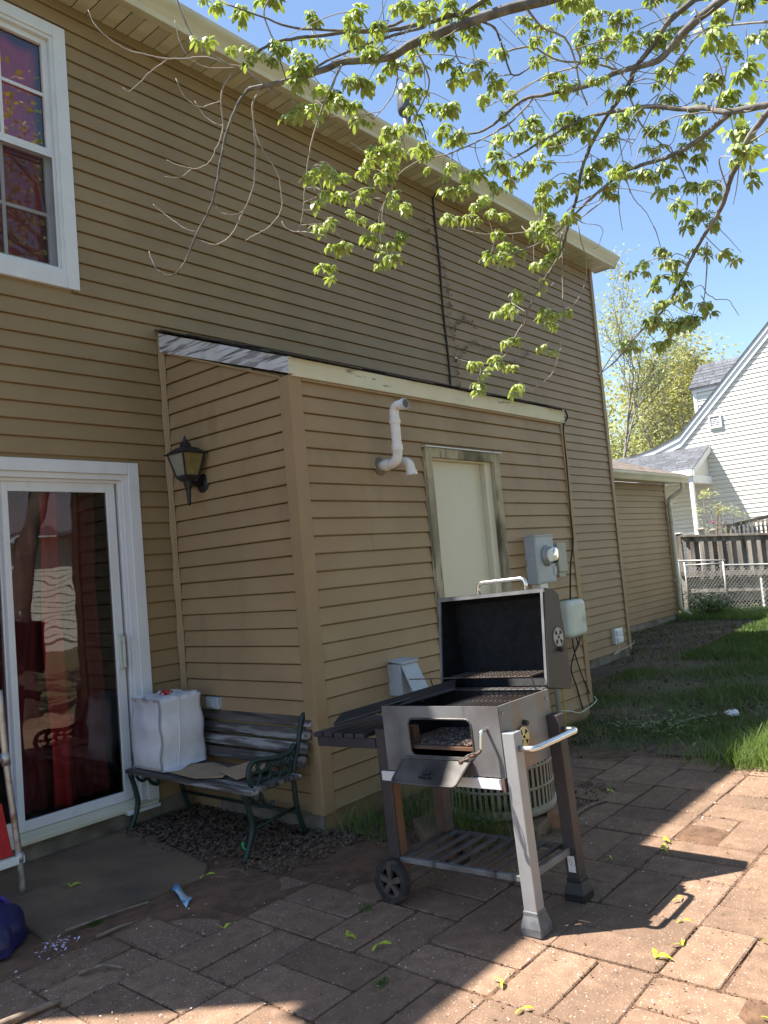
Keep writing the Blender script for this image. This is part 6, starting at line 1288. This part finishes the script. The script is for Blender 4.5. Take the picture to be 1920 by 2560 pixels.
# upper crown of the maple (out of frame, mirrored in the windows; thickened to block skylight)
def grow(b, p, d_, l_, r0, depth, tips, r, spread=.55, up_=.12, segs=3):
    pts = [p]; q = p.copy(); dd = d_.copy()
    for i in range(segs):
        dd = (dd+Vector((r.gauss(0,.14), r.gauss(0,.14), r.gauss(0,.10)+up_*.4))).normalized(); q = q+dd*l_/segs; pts.append(q.copy())
    b.tube(pts, r0, r0*.62, n=6 if depth > 2 else 4, cap=False)
    if depth <= 1: tips += pts[1:]
    if depth == 0: return
    n = r.randint(2, 4) if depth > 1 else r.randint(2, 4)
    for k in range(n):
        a = r.uniform(0, 2*pi); n1 = dd.orthogonal().normalized(); n2 = dd.cross(n1); s_ = spread*r.uniform(.6, 1.3)
        nd = (dd+(n1*cos(a)+n2*sin(a))*s_+Vector((0,0,up_))).normalized(); bp_ = pts[-1] if k == 0 else pts[r.randint(max(1, segs-2), segs)]
        grow(b, bp_, nd, l_*r.uniform(.58,.82), r0*.60, depth-1, tips, r, spread, up_, segs)
def leaves(b, tips, n, size, jit, r, droop=.3):
    for k in range(n):
        p = r.choice(tips)+Vector((r.gauss(0,jit), r.gauss(0,jit), r.gauss(0,jit))); a = r.uniform(0, 2*pi); s_ = size*r.uniform(.5,1.4)
        u = Vector((cos(a), sin(a), r.uniform(-1,.4))).normalized()*s_; v_ = u.cross(Vector((r.gauss(0,1), r.gauss(0,1), r.gauss(0,1))))
        v_ = v_.normalized()*s_*.55 if v_.length > 1e-6 else Vector((0,0,s_)); b.add([p-u, p-v_, p+u, p+v_], [(0,1,2),(0,2,3)])
r = random.Random(21); b = MB(); tips = []
for k in range(11): grow(b, Vector((2.05,-5.2,3.2+k*.3))-MO, Vector((cos(k*1.1+.6), sin(k*1.1+.6), .5)).normalized(), 1.5, .05, 3, tips, r)
tips = [t for t in tips if (t+MO).z > 3.4 and ((t+MO).y < -4.4 or (t+MO).x > 1.2)]
b.build('crown_branches', m_bark, mp_)
b = MB(); leaves(b, tips, 14000, .05, .15, r); tag(b.build('crown', m_leaf, mp_), kind='stuff')

# ================================================================== BACKGROUND TREES
def tree(name, label, pos, h, mat, n, size, seed, depth=5, lean=(0,0,1), r0=None, spread=.5, jit=.25, bark=m_bgbark, group=None, first=.28, up_=.14):
    r = random.Random(seed); t = thing(name, label, 'tree', pos, group=group); b = MB(); tips = []
    grow(b, Vector((0,0,-.2)), Vector(lean).normalized(), h*first, r0 or h*.0095, depth, tips, r, spread, up_)
    b.build('trunk', bark, t, smooth=True)
    b = MB(); leaves(b, tips, n, size, jit, r); tag(b.build('crown', mat, t), kind='stuff'); return t
G = 'spring trees beyond the garage'
tree('spring_tree', 'tall pale tree with thin new leaves rising behind the house corner', (24.5, 7.9, 0), 11.5, m_bgleaf, 5200, .058, 101, 6, (0,0,1), spread=.42, jit=.22)
tree('spring_tree', 'leaning bare-limbed tree with long grey boughs above the garage roof', (26.0, 7.6, 0), 10.5, m_bgleaf, 4200, .06, 102, 6, (.2,-.35,1), spread=.5, jit=.22)
tree('spring_tree', 'yellow-leafed tree showing behind the dormer', (30.0, 6.6, 0), 12.6, m_bgleaf2, 9500, .085, 103, 6, (0,0,1), spread=.62, jit=.4)
tree('spring_tree', 'bushy light green tree between the garage roof and porch', (28.0, 7.4, 0), 11.0, m_bgleaf, 8000, .075, 104, 6, (0,-.05,1), spread=.65, jit=.4)
tree('spring_tree', 'farther hazy twiggy tree low behind the other trunks', (33.0, 11.5, 0), 11.5, m_bgleaf2, 6000, .08, 105, 6, (0,0,1), spread=.55, jit=.35)
tree('spring_tree', 'thin yellow tree reaching above the neighbour gable', (32.0, 4.3, 0), 13, m_bgleaf2, 4000, .07, 106, 6, (0,0,1), spread=.45, jit=.3)
tree('blossom_tree', 'small pink blossoming tree just past the house corner', (20.0, 5.75, 0), 6.2, m_pink, 4200, .055, 107, 5, (0,0,1), spread=.5, jit=.16)
tree('garden_tree', 'leafy tree in the garden just behind the patio', (-6.5, -10.5, 0), 9.5, m_bgleaf3, 8000, .13, 301, 6, (0,0,1), spread=.55, jit=.35)  # added out of view to keep skylight off the shaded patio
tree('garden_tree', 'leafy tree in the garden right of the maple', (7.5, -10.0, 0), 9.0, m_bgleaf3, 7000, .13, 302, 6, (0,0,1), spread=.55, jit=.35)  # second added tree, also screening the patio from open sky
for i, (x, y, h) in enumerate(((-6,-24,9),(1,-27,11),(8,-25,10),(15,-23,9.5),(22,-20,10))):
    tree('garden_tree', ('dark leafy tree at the far left of the back garden', 'tall dark tree left of the garden house', 'broad dark tree rising behind the garden house roof', 'dark tree right of the garden house', 'dark tree at the far right of the back garden')[i], (x, y, 0), h, m_bgleaf3, 3500, .22, 200+i, 5, (0,0,1), spread=.55, jit=.45)
